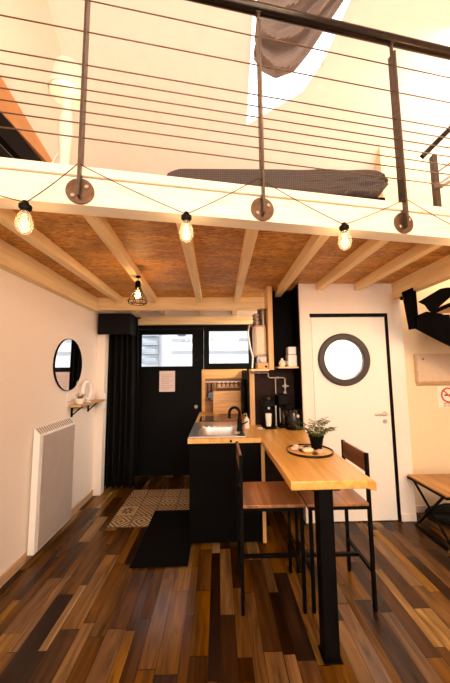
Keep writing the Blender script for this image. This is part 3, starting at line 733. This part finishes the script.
MB().lathe([(0, 0), (.026, 0), (.033, .125), (.030, .125), (.024, .006), (0, .006)], (.515, 2.985, .9255), 28).build('cup', 'ceramic', cu, smooth=True)
sa = tag(MB().lathe([(0, 0), (.03, 0), (.045, .010), (.043, .013), (.028, .004), (0, .004)], (.425, 2.95, .9), 28).build('saucer', 'ceramic', smooth=True, origin=(.425, 2.95, .9)), 'small pale saucer at the left edge of the alcove', 'saucer')
fm = thing('filter_coffee_machine', (.68, 3.05, .9), 'black filter coffee machine in the middle of the alcove', 'coffee machine')
MB().box(.625, .735, 2.98, 3.17, .9, .93).build('base', 'black_metal', fm, bevel=.006)
MB().box(.63, .73, 3.10, 3.17, .93, 1.19).build('column', 'black_metal', fm, bevel=.01)
MB().box(.62, .74, 2.98, 3.17, 1.13, 1.24).build('top_housing', 'black_metal', fm, bevel=.014)
MB().lathe([(0, 0), (.04, 0), (.05, .03), (.048, .09), (.035, .13), (.038, .14), (.032, .14), (.044, .03), (0, .006)], (.68, 3.035, .932), 28).build('carafe', 'dark_rail', fm, smooth=True)
MB().box(.631, .637, 2.975, 2.982, .96, 1.11).build('side_trim', 'pipe_metal', fm)
ke = thing('electric_kettle', (.775, 2.96, .9), 'black electric kettle at the right side of the alcove', 'kettle')
MB().lathe([(0, 0), (.085, 0), (.085, .012), (.07, .018), (0, .018)], (.765, 2.955, .9), 32).build('power_base', 'black_metal', ke, smooth=True)
MB().lathe([(0, .019), (.068, .019), (.073, .03), (.066, .13), (.05, .185), (.044, .195), (0, .205)], (.765, 2.955, .9), 32).build('body', 'hob_black', ke, smooth=True)
MB().sphere((.765, 2.955, 1.11), .014).build('lid_knob', 'black_metal', ke, smooth=True)
MB().tube([(.81, 2.94, 1.09), (.85 - .012, 2.92, 1.08), (.842, 2.92, 1.0), (.825, 2.93, .95)], .011, 10).build('handle', 'black_metal', ke, smooth=True)
MB().cyl((.79, 2.886, 1.035), (.792, 2.878, 1.037), .016, seg=20).build('gauge', 'small_metal', ke)
MB().tube([(.705, 2.94, 1.05), (.68, 2.925, 1.08), (.67, 2.92, 1.085)], [.022, .016, .011], 10).build('spout', 'hob_black', ke, smooth=True)

ty = thing('round_tray', (.665, 2.14, .9), 'round wooden tray with a thin dark rim on the bar table', 'tray')
MB().cyl((.665, 2.14, .9005), (.665, 2.14, .906), .16, seg=48).build('plate', 'worktop_wood', ty)
MB().lathe([(.160, .0), (.160, .013), (.162, .016), (.166, .015), (.166, 0)], (.665, 2.14, .9002), 56).build('rim', 'dark_rail', ty, smooth=True)
specs = [('pink_shell', .560, 2.16, .030, 'large pink shell at the left end of the round tray'), ('white_shell', .590, 2.235, .022, 'white shell at the back of the round tray'),
         ('dark_stone', .600, 2.12, .020, 'dark stone between the pink shell and the cream shell'), ('cream_shell', .640, 2.10, .034, 'large cream shell in the middle of the round tray'),
         ('dark_stone', .662, 2.20, .022, 'dark stone behind the cream shell'), ('pink_shell', .715, 2.075, .026, 'flat pink shell in front of the plant pot'),
         ('dark_stone', .672, 2.04, .016, 'small dark stone at the front of the round tray'), ('cream_shell', .61, 2.185, .020, 'small cream shell behind the pink shell')]
for mt, x, y, r, lab in specs:
    m = MB(); rot = Matrix.Rotation(random.uniform(0, 3), 3, 'Z')
    m.sphere((x, y, .9062 + r * .52), r, (1.25, .85, .52), 18, rot)
    for v in m.bm.verts:
        dx = Vector((v.co.x - x, v.co.y - y)); a = math.atan2(dx.y, dx.x)
        if mt != 'dark_stone': v.co.x += dx.x * .09 * math.sin(a * 9); v.co.y += dx.y * .09 * math.sin(a * 9)
    tag(m.build('sea_shell' if mt != 'dark_stone' else 'stone', mt, smooth=True, origin=(x, y, .906)), lab, 'shell' if mt != 'dark_stone' else 'stone', 'shells and stones on the tray')
pt = thing('potted_plant', (.735, 2.19, .9062), 'small leafy plant in a black pot on the round tray', 'plant')
MB().lathe([(0, 0), (.037, 0), (.053, .088), (.057, .088), (.057, .100), (.049, .100), (.046, .085), (0, .085)], (.735, 2.19, .9064), 32).build('pot', 'black_paint', pt, smooth=True)
MB().cyl((.735, 2.19, .985), (.735, 2.19, .995), .046, seg=24).build('soil', 'soil', pt)
lv = MB(); st = MB(); rnd = random.Random(3)
for k in range(18):
    a = rnd.uniform(0, 6.28); ln = rnd.uniform(.05, .135); up = rnd.uniform(.05, .14)
    p0 = Vector((.735 + .015 * math.cos(a), 2.19 + .015 * math.sin(a), .99))
    p1 = p0 + Vector((math.cos(a) * ln * .4, math.sin(a) * ln * .4, up * .75)); p2 = p0 + Vector((math.cos(a) * ln, math.sin(a) * ln, up))
    st.tube([p0, p1, p2], [.0022, .0018, .001], 5)
    for q in range(7):
        f_ = .3 + q * .11; c = p0.lerp(p1, min(1, f_ * 1.4)) if f_ < .6 else p1.lerp(p2, (f_ - .6) / .45)
        for sd in (-1, 1):
            dirv = Vector((math.cos(a + sd * 1.0), math.sin(a + sd * 1.0), rnd.uniform(-.15, .5))).normalized(); L = rnd.uniform(.03, .05); wd = .007
            sv = dirv.cross(Vector((0, 0, 1))).normalized() * wd
            vs = [lv.bm.verts.new(x_) for x_ in (c, c + dirv * L * .5 + sv, c + dirv * L + Vector((0, 0, -.006)), c + dirv * L * .5 - sv)]
            lv.bm.faces.new(vs)
st.build('stems', 'stem_green', pt); lv.build('leaves', 'leaf', pt, solid=.0008)

# ------------------------------------------------------------------ stools
def make_stool(lab, x0=.572):
    """back on the +x side, seat facing -x"""
    W, y0, y1, sz = .385, 1.90, 2.275, .645
    t = thing('bar_stool', (x0 + W / 2, (y0 + y1) / 2, 0), lab, 'stool', 'bar stools at the table')
    MB().box(x0 - .012, x0 + W + .002, y0 - .005, y1 + .005, sz - .02, sz).build('seat', 'seat_wood', t, bevel=.004)
    f = MB(); q = .022
    f.box(x0, x0 + W, y0, y0 + q, sz - .042, sz - .0205); f.box(x0, x0 + W, y1 - q, y1, sz - .042, sz - .0205)
    f.box(x0, x0 + q, y0 + q, y1 - q, sz - .042, sz - .0205); f.box(x0 + W - q, x0 + W, y0 + q, y1 - q, sz - .042, sz - .0205)
    f.build('seat_frame', 'black_metal', t)
    for yy in (y0, y1 - q):
        MB().box(x0, x0 + q, yy, yy + q, 0, sz - .042).build('leg', 'black_metal', t, bevel=.002)
        MB().box(x0 + W, x0 + W + q, yy, yy + q, 0, .95).build('leg', 'black_metal', t, bevel=.002)
    MB().box(x0 + .001, x0 + q - .001, y0 + q, y1 - q, .215, .237).build('stretcher', 'black_metal', t)
    MB().box(x0 + W + .001, x0 + W + q - .001, y0 + q, y1 - q, .215, .237).build('stretcher', 'black_metal', t)
    MB().box(x0 + q, x0 + W, 2.075, 2.097, .216, .236).build('crossbar', 'black_metal', t)
    MB().box(x0 + W + .002, x0 + W + .018, y0 + q, y1 - q, .828, .948).build('backrest', 'back_wood', t, bevel=.003)
    return t
s1 = make_stool('right bar stool, its backrest against the white bathroom door')
s2 = copy_tree(s1); s2['label'] = 'left bar stool in front of the black cabinet, seat tucked under the table'
s2.location = (.344, s1.location.y, 0); s2.rotation_euler = (0, 0, math.pi)

# ------------------------------------------------------------------ folding table, heater, sign
ft = thing('folding_bench', (2.3, 2.65, 0), 'low folding side table with an orange wooden top and crossed black legs', 'folding table')
MB().box(1.872, 2.62, 2.42, 2.90, .434, .452).build('tabletop', 'bench_wood', ft, bevel=.006)
m = MB(); m.box(1.866, 2.626, 2.412, 2.908, .416, .433); m.build('rim', 'black_metal', ft, bevel=.003)
for x in (1.885, 2.60):
    MB().tube([(x, 2.47, .416), (x, 2.80, .05), (x, 2.85, .012), (x, 2.78, .011), (x, 2.47, .011)], .011, 8).build('leg', 'black_metal', ft, smooth=True)
    MB().tube([(x + .024, 2.88, .416), (x + .024, 2.42, .012)], .011, 8).build('leg', 'black_metal', ft, smooth=True)
MB().cyl((1.885, 2.665, .20), (2.62, 2.665, .20), .008, seg=10).build('crossbar', 'black_metal', ft)
bg = thing('black_bag', (2.15, 2.85, 0), 'soft black bag lying on the floor under the folding side table', 'bag')
m = MB(); m.sphere((2.2, 2.86, .085), .12, (1.7, .9, .7), 24); m.build('bag_body', 'curtain_cloth', bg, smooth=True)
m = MB().tube([(2.08, 2.82, .15), (2.14, 2.80, .21), (2.26, 2.80, .21), (2.32, 2.82, .15)], .009); m.build('handle', 'curtain_cloth', bg, smooth=True)

wh = thing('wall_heater', (2.5, 3.1, 1.35), 'long beige box heater mounted high on the right wall', 'heater')
MB().box(2.16, 2.95, 3.04, 3.0995, 1.335, 1.655).build('casing', 'cream_box', wh, bevel=.012)
MB().box(2.17, 2.94, 3.034, 3.041, 1.34, 1.36).build('outlet', 'shelf_wood', wh)
MB().cyl((2.225, 3.04, 1.60), (2.225, 3.035, 1.60), .010, seg=14).build('indicator', 'small_metal', wh)
tag(MB().tube([(2.17, 3.094, 1.315), (3.1, 3.094, 1.315)], .006).build('cable_duct', 'shelf_wood', origin=(2.6, 3.095, 1.315)), 'thin cable run along the wall under the beige heater', 'cable')
sg = thing('no_smoking_sign', (2.52, 3.099, 1.2), 'square no-smoking sign with a red circle below the wall heater', 'sign')
SX, SZ = 2.515, 1.205
MB().box(2.40, 2.63, 3.095, 3.0995, 1.075, 1.30).build('plate', 'sign_paper', sg, bevel=.001)
m = MB().lathe([(.066, 0), (.066, .003), (.083, .003), (.083, 0)], (SX, 3.0952, SZ), 48, 'Y')
m.box(SX - .07, SX + .07, 3.091, 3.0935, SZ - .0075, SZ + .0075, rot=Matrix.Rotation(R(45), 3, 'Y'))
m.build('prohibition_ring', 'sign_red', sg)
m = MB(); m.box(SX - .045, SX + .025, 3.0936, 3.095, SZ - .008, SZ + .008); m.box(SX + .029, SX + .04, 3.0936, 3.095, SZ - .008, SZ + .008)
m.tube([(SX + .036, 3.0942, SZ + .012), (SX + .046, 3.0942, SZ + .024), (SX + .034, 3.0942, SZ + .034), (SX + .044, 3.0942, SZ + .046)], .0025, 6)
m.build('cigarette', 'sign_black', sg)
cu_ = bpy.data.curves.new('lettering', 'FONT'); cu_.body = 'INTERDIT\nDE FUMER'; cu_.size = .028; cu_.align_x = 'CENTER'; cu_.space_line = .9; cu_.extrude = .0005
tmp = bpy.data.objects.new('lettering_source', cu_); COL.objects.link(tmp)
dg = bpy.context.evaluated_depsgraph_get(); me = bpy.data.meshes.new_from_object(tmp.evaluated_get(dg)); bpy.data.objects.remove(tmp)
me.materials.clear(); me.materials.append(MATS['sign_black'])
lt = bpy.data.objects.new('lettering', me); COL.objects.link(lt); lt.parent = sg; lt.rotation_euler = (R(90), 0, 0); lt.location = (-.005, -.0048, -.095)

# ------------------------------------------------------------------ black steel staircase at the right
stc = thing('staircase', (2.1, 2.6, 1.7), 'black steel staircase hanging from the right end of the loft', 'staircase')
MB().prism([(1.758, 2.225), (1.864, 2.27), (1.864, 2.238), (1.89, 2.238), (1.892, 1.875), (1.80, 1.862)], 2.60, 2.615, 'Y').build('bracket_plate', 'stair_black', stc)
MB().sphere((1.752, 2.607, 2.165), .02, seg=12).build('bolt', 'black_metal', stc, smooth=True)
MB().prism([(1.86, 1.99), (1.96, 2.03), (2.10, 2.01), (2.75, 1.72), (3.19, 1.52), (3.19, 1.26), (2.75, 1.45), (2.19, 1.69), (1.98, 1.80), (1.85, 1.87)], 2.58, 2.60, 'Y').build('stringer', 'stair_black', stc)
MB().prism([(2.25, 1.98), (3.19, 1.57), (3.19, 1.45), (2.25, 1.90)], 3.04, 3.06, 'Y').build('stringer', 'stair_black', stc)
m = MB().prism([(1.88, 2.12), (2.10, 2.245), (2.16, 2.255), (2.7, 2.24), (2.7, 2.16), (2.22, 2.19), (2.02, 2.03), (1.98, 2.03), (1.94, 2.09)], 2.56, 2.575, 'Y')
m.build('winder_riser', 'stair_black', stc)
MB().prism([(2.24, 2.66), (2.75, 2.66), (2.75, 3.03), (2.34, 3.03)], 2.10, 2.13).build('tread', 'board_wood', stc)
MB().prism([(1.90, 2.605), (2.2, 2.605), (2.42, 2.9), (2.2, 2.95)], 1.985, 2.005).build('tread', 'stair_black', stc)
MB().box(2.2, 2.6, 2.605, 3.03, 1.915, 1.935).build('tread', 'stair_black', stc)
MB().bar((2.02, 2.60, 2.02), (2.5, 2.60, 2.22), .012, .035).build('brace', 'stair_black', stc)

# ------------------------------------------------------------------ loft railing
rg = thing('loft_railing', (.25, YF(.25), 2.4), 'steel cable railing with a dark handrail along the loft edge', 'railing')
along = Vector((math.cos(FA), math.sin(FA), 0)); inn = Vector((-math.sin(FA), math.cos(FA), 0))
def EP(x, out, z): return Vector((x, YF(x), z)) - inn * out
for x in (-.675, .25, 1.14, 2.05):
    p = EP(x, .014, 0)
    pb = MB().bar((p.x, p.y, 2.345), (p.x, p.y, 3.53), .012, .058, up=inn)
    pb.bar((p.x, p.y, 3.53), (p.x, p.y, 3.60), .010, .022, up=inn)
    pb.bar((p.x, p.y, 3.60), (p.x, p.y, 3.606), .03, .03, up=inn)
    post = pb.build('post', 'brushed_post', rg, bevel=.002)
    q = Vector((x, YF(x), 2.385)) - inn * .0005
    MB().cyl(q, q - inn * .009, .066, seg=40).build('base_disc', 'bronze_disc', post, smooth=True)
    for dx, dz in ((-.03, -.028), (.032, .022)):
        c = q + along * dx + Vector((0, 0, dz)) - inn * .009
        MB().cyl(c, c - inn * .007, .010, seg=10).build('bolt', 'chrome', post)
a, b_ = EP(-1.53, .014, 3.637), EP(2.4, .014, 3.637)
MB().cyl(a, b_, .031, seg=24).build('handrail', 'dark_rail', rg, smooth=True)
for z in (3.45, 3.262, 3.07, 2.998, 2.93, 2.868, 2.806, 2.742, 2.664):
    a, b_ = EP(-1.53, .014, z), EP(2.4, .014, z)
    MB().cyl(a, b_, .0033, seg=8).build('cable', 'cable_steel', rg, smooth=True)

# string lights along the loft edge
sl = thing('string_lights', (.25, YF(.25) - .03, 2.5), 'festoon string of clear pear bulbs looped along the loft edge', 'string lights')
anch = [(-1.62, 2.47), (-.895, 2.285), (-.68, 2.51), (-.163, 2.30), (.222, 2.545), (.72, 2.322), (1.142, 2.525), (1.60, 2.33), (2.05, 2.52)]
pts = []
for (x0, z0), (x1, z1) in zip(anch, anch[1:]):
    for k in range(8):
        t_ = k / 8; pts.append(EP(x0 + (x1 - x0) * t_, .034, z0 + (z1 - z0) * t_ - .008 * math.sin(math.pi * t_)))
pts.append(EP(*[(2.05), .034, 2.52][0:3]))
MB().tube(pts, .0023, 6).build('cord', 'cord_brown', sl)
BULBS = [(-.895, 2.275), (-.163, 2.293), (.72, 2.315), (1.60, 2.325)]
for x, z in BULBS:
    c = EP(x, .034, z)
    bl = MB().lathe([(.0, -.142), (.014, -.140), (.030, -.126), (.038, -.100), (.035, -.076), (.025, -.05), (.016, -.030), (.016, -.022)], c, 24).build('bulb', 'bulb_glass', sl, smooth=True)
    MB().lathe([(0, .016), (.012, .016), (.018, 0), (.027, -.004), (.027, -.018), (.02, -.022), (.019, -.034), (0, -.034)], c, 20).build('socket', 'black_metal', bl, smooth=True)
    m = MB()
    for k in range(5):
        a0 = k * 1.256; m.tube([c + Vector((.004 * math.cos(a0), .004 * math.sin(a0), -.045)), c + Vector((.013 * math.cos(a0), .013 * math.sin(a0), -.085)), c + Vector((.004 * math.cos(a0 + .6), .004 * math.sin(a0 + .6), -.112))], .0009, 5)
    m.build('filament', 'filament', bl)

# cage pendant under the second joist
pd = thing('cage_pendant', (-.70, 2.45, 2.33), 'small black wire cage pendant lamp hanging from a ceiling joist', 'lamp')
PX, PY = -.70, 2.45
MB().lathe([(0, 0), (.022, 0), (.022, -.012), (.004, -.016), (.004, -.04), (.018, -.045), (.024, -.06), (.024, -.105), (.012, -.11), (0, -.11)], (PX, PY, 2.334), 20).build('lamp_holder', 'black_metal', pd, smooth=True)
cg = MB()
for k in range(8):
    a = k * math.pi / 4; c, s_ = math.cos(a), math.sin(a)
    cg.tube([(PX + r * c, PY + r * s_, 2.334 - h) for r, h in ((.022, .10), (.045, .15), (.082, .225), (.078, .245), (.05, .252))], .0032, 6)
for r, h in ((.045, .15), (.082, .225), (.05, .252)): cg.tube([(PX + r * math.cos(2 * math.pi * k / 28), PY + r * math.sin(2 * math.pi * k / 28), 2.334 - h) for k in range(28)], .0032, 6, closed=True)
cg.build('cage', 'black_metal', pd)
MB().lathe([(.012, -.11), (.013, -.125), (.026, -.155), (.030, -.175), (.022, -.20), (0, -.21)], (PX, PY, 2.334), 20).build('bulb', 'bulb_glass', pd, smooth=True)
MB().tube([(PX - .006, PY, 2.20), (PX + .006, PY, 2.185), (PX - .006, PY, 2.17), (PX + .006, PY, 2.155)], .0015, 5).build('filament', 'filament', pd)

# ------------------------------------------------------------------ on the loft
bf = thing('bed_base', (.4, 2.4, FLO), 'low black metal bed base on the loft floor', 'bed')
m = MB(); m.box(-.33, 1.13, 1.775, 3.1, FLO + .06, FLO + .145); m.build('frame', 'black_metal', bf)
for x, y in ((1.08, 1.80), (1.02, 1.80), (-.3, 1.80), (1.08, 3.06), (-.3, 3.06)): MB().box(x, x + .035, y, y + .035, FLO - .02, FLO + .06).build('leg', 'black_metal', bf)
mt = thing('mattress', (.4, 2.4, FLO + .145), 'mattress wrapped in a dark checked blanket on the loft bed', 'mattress')
def mat_f(u, v):
    # u round the section in y/z, v along x
    x = -.34 + 1.50 * v
    endk = 1 - .75 * max(0, (v - .93) / .07) ** 2 - .5 * max(0, (.08 - v) / .08) ** 2
    a = 2 * math.pi * u; c, s_ = math.cos(a), math.sin(a)
    sq = (abs(c) ** 9 + abs(s_) ** 9) ** (-1 / 9)
    yy = 2.42 + .66 * sq * c * (1 if endk > .6 else .97); zz = FLO + .255 + .105 * sq * s_ * endk
    wr = max(0, v - .5) * (.016 * math.sin(30 * v + 9 * s_) + .012 * math.sin(17 * v - 14 * s_ + 3 * c))
    return Vector((x, yy + wr * c, zz + wr * .6 * s_))
m = MB().quad_grid(mat_f, 72, 80)
m.bm.verts.ensure_lookup_table()
o = m.build('blanket_cover', 'check_blanket', mt, smooth=True)

fl = thing('floor_lamp', (-1.07, 1.9, FLO), 'white floor lamp with a flared shade on the left of the loft', 'lamp')
LX, LY = -1.09, 1.92
MB().lathe([(0, 0), (.12, 0), (.12, .02), (.03, .04), (.03, .06)], (LX, LY, FLO - .02), 28).build('base', 'lamp_white', fl, smooth=True)
MB().lathe([(.03, .04), (.034, .5), (.05, .72), (.052, .78), (.036, .86), (.034, 1.0), (.02, 1.02)], (LX, LY, FLO), 24).build('pole', 'lamp_white', fl, smooth=True)
MB().lathe([(.125, 1.02), (.115, 1.16), (.09, 1.24), (.086, 1.24), (.11, 1.16), (.12, 1.02)], (LX, LY, FLO), 32).build('lamp_shade', 'lamp_white', fl, smooth=True)
MB().tube([(LX - .03, LY, FLO + .6), (LX - .10, LY - .02, FLO + .42), (LX - .11, LY - .02, FLO + .2), (LX - .06, LY, FLO + .02)], .006).build('flex', 'white_plastic', fl, smooth=True)

sr = thing('stair_railing', (1.75, 2.1, FLO), 'grey stair post with a dark sloping handrail at the right end of the loft', 'railing')
MB().box(1.735, 1.775, 2.08, 2.12, FLO - .02, 3.21).build('post', 'brushed_post', sr, bevel=.003)
MB().bar((1.665, 2.1, 3.205), (2.3, 2.1, 3.83), .03, .04).build('handrail', 'dark_rail', sr, bevel=.004)
MB().cyl((1.79, 2.1, 3.08), (2.3, 2.1, 3.45), .006, seg=8).build('cable', 'cable_steel', sr)
sp = thing('clamp_spotlight', (1.80, 2.05, 2.97), 'small silver spotlight clamped on the grey stair post', 'lamp')
MB().cyl((1.775, 2.08, 2.945), (1.86, 2.02, 2.985), .022, .034, seg=20).build('head', 'steel', sp, smooth=True)
MB().box(1.725, 1.785, 2.065, 2.08, 2.92, 2.96).build('clamp', 'small_metal', sp)
# skylight blind: grey cloth gathered across the opening
cu2 = thing('skylight_curtain', (.8, 2.4, 4.7), 'grey cloth blind bunched in folds across the skylight', 'curtain')
LO = [(.375, 2.60), (.47, 2.66), (.609, 2.695), (.781, 2.66), (.896, 2.57), (1.0, 2.47), (1.151, 2.33), (1.288, 2.22), (1.42, 2.10)]
UP = [(.38, 2.16), (.45, 2.10), (.54, 2.05), (.66, 1.98), (.80, 1.93), (.95, 1.90), (1.10, 1.88), (1.25, 1.87), (1.42, 1.86)]
def lerp_list(Ls, u):
    t_ = u * (len(Ls) - 1); k = min(int(t_), len(Ls) - 2); t_ -= k
    return (Ls[k][0] * (1 - t_) + Ls[k + 1][0] * t_, Ls[k][1] * (1 - t_) + Ls[k + 1][1] * t_)
def cloth(u, v):
    a, b = lerp_list(LO, u), lerp_list(UP, u)
    x = a[0] * (1 - v) + b[0] * v; y = a[1] * (1 - v) + b[1] * v
    ph = v * 15 + 2.4 * math.sin(u * 2.4) + .6
    amp = .35 + .65 * math.sin(math.pi * min(1, u * .9 + .12))
    off = .10 + .15 * (1 - abs(math.sin(ph)) ** .8) * amp + .02 * math.sin(v * 47 + u * 5)
    return roof_pt(x, y, off)
MB().quad_grid(cloth, 50, 70).build('cloth', 'grey_cloth', cu2, smooth=True, solid=.006)
MB().tube([roof_pt(.3, 1.9, .10), roof_pt(1.5, 1.9, .10)], .014).build('rod', 'black_metal', cu2, smooth=True)
MB().tube([roof_pt(1.155, 2.42, .05), roof_pt(1.085, 2.62, .05)], .003, 6).build('pull_cord', 'small_metal', cu2)

# ------------------------------------------------------------------ light
w = bpy.data.worlds.new('World'); sc.world = w; w.use_nodes = True
bgn = w.node_tree.nodes['Background']; bgn.inputs['Color'].default_value = (.95, .97, 1, 1); bgn.inputs['Strength'].default_value = 3.0
def area(name, loc, rot, sx, sy, power, col):
    l = bpy.data.lights.new(name, 'AREA'); l.shape = 'RECTANGLE'; l.size = sx; l.size_y = sy; l.energy = power; l.color = col
    o = bpy.data.objects.new(name, l); COL.objects.link(o); o.location = loc; o.rotation_euler = rot; return o
def point(name, loc, power, col, r=.03):
    l = bpy.data.lights.new(name, 'POINT'); l.energy = power; l.color = col; l.shadow_soft_size = r
    o = bpy.data.objects.new(name, l); COL.objects.link(o); o.location = loc; return o
area('rear_window_light', (.7, -2.85, 3.3), (R(90), 0, 0), 3.6, 1.7, 84, (1, .68, .43)).data.spread = R(110)
area('rear_low_fill', (.7, -2.85, 1.25), (R(90), 0, 0), 3.6, 1.8, 30, (1, .62, .35))  # added low fill to warm the loft underside, no door stands here
area('skylight_sun', (.85, 2.2, 5.4), (R(-35), 0, 0), .9, .9, 30, (1, .88, .76))
area('overhead_table_fill', (.9, .2, 4.3), (R(22), 0, 0), .5, .5, 16, (1, .74, .42))  # added fill from above to brighten the table, no lamp hangs here
area('stairwell_fill', (2.75, 2.0, 4.7), (R(20), 0, 0), .7, .7, 40, (1, .92, .82))  # added fill to whiten the stairwell wall, the roof has no opening here
point('right_wall_lamp', (2.7, .6, 1.9), 32, (1, .50, .17), .08)
area('bathroom_ceiling_lamp', (1.35, 3.5, 2.35), (0, 0, 0), .6, .6, 60, (1, .95, .88))
for x, z in BULBS: point('bulb_glow', EP(x, .034, z - .09), 1.2, (1, .62, .30), .03)
point('pendant_glow', (PX, PY, 2.17), 5, (1, .58, .26), .02)
point('floor_lamp_glow', (LX, LY, FLO + 1.28), 1.6, (1, .75, .52), .05)

# ------------------------------------------------------------------ camera
cam = bpy.data.cameras.new('camera'); co = bpy.data.objects.new('camera', cam); COL.objects.link(co); sc.camera = co
cam.sensor_fit = 'HORIZONTAL'; cam.sensor_width = 36; cam.lens = 284 / 450 * 36; cam.clip_start = .02
P, Y, RL = R(5.8), R(1.4), R(.6)
fwd = Vector((math.sin(Y) * math.cos(P), math.cos(Y) * math.cos(P), math.sin(P)))
r0 = Vector((math.cos(Y), -math.sin(Y), 0)); u0 = r0.cross(fwd)
rt = r0 * math.cos(RL) - u0 * math.sin(RL); up = r0 * math.sin(RL) + u0 * math.cos(RL)
Mx = Matrix((rt, up, -fwd)).transposed().to_4x4(); Mx.translation = (0, 0, 1.5)
co.matrix_world = Mx
vs_ = sc.view_settings; vs_.view_transform = 'Standard'; vs_.look = 'None'; vs_.gamma = 1; vs_.use_curve_mapping = False; vs_.exposure = 0
sc.cycles.use_denoising = True
sc.cycles.max_bounces = 10; sc.cycles.diffuse_bounces = 5; sc.cycles.transparent_max_bounces = 12; sc.cycles.sample_clamp_indirect = 8
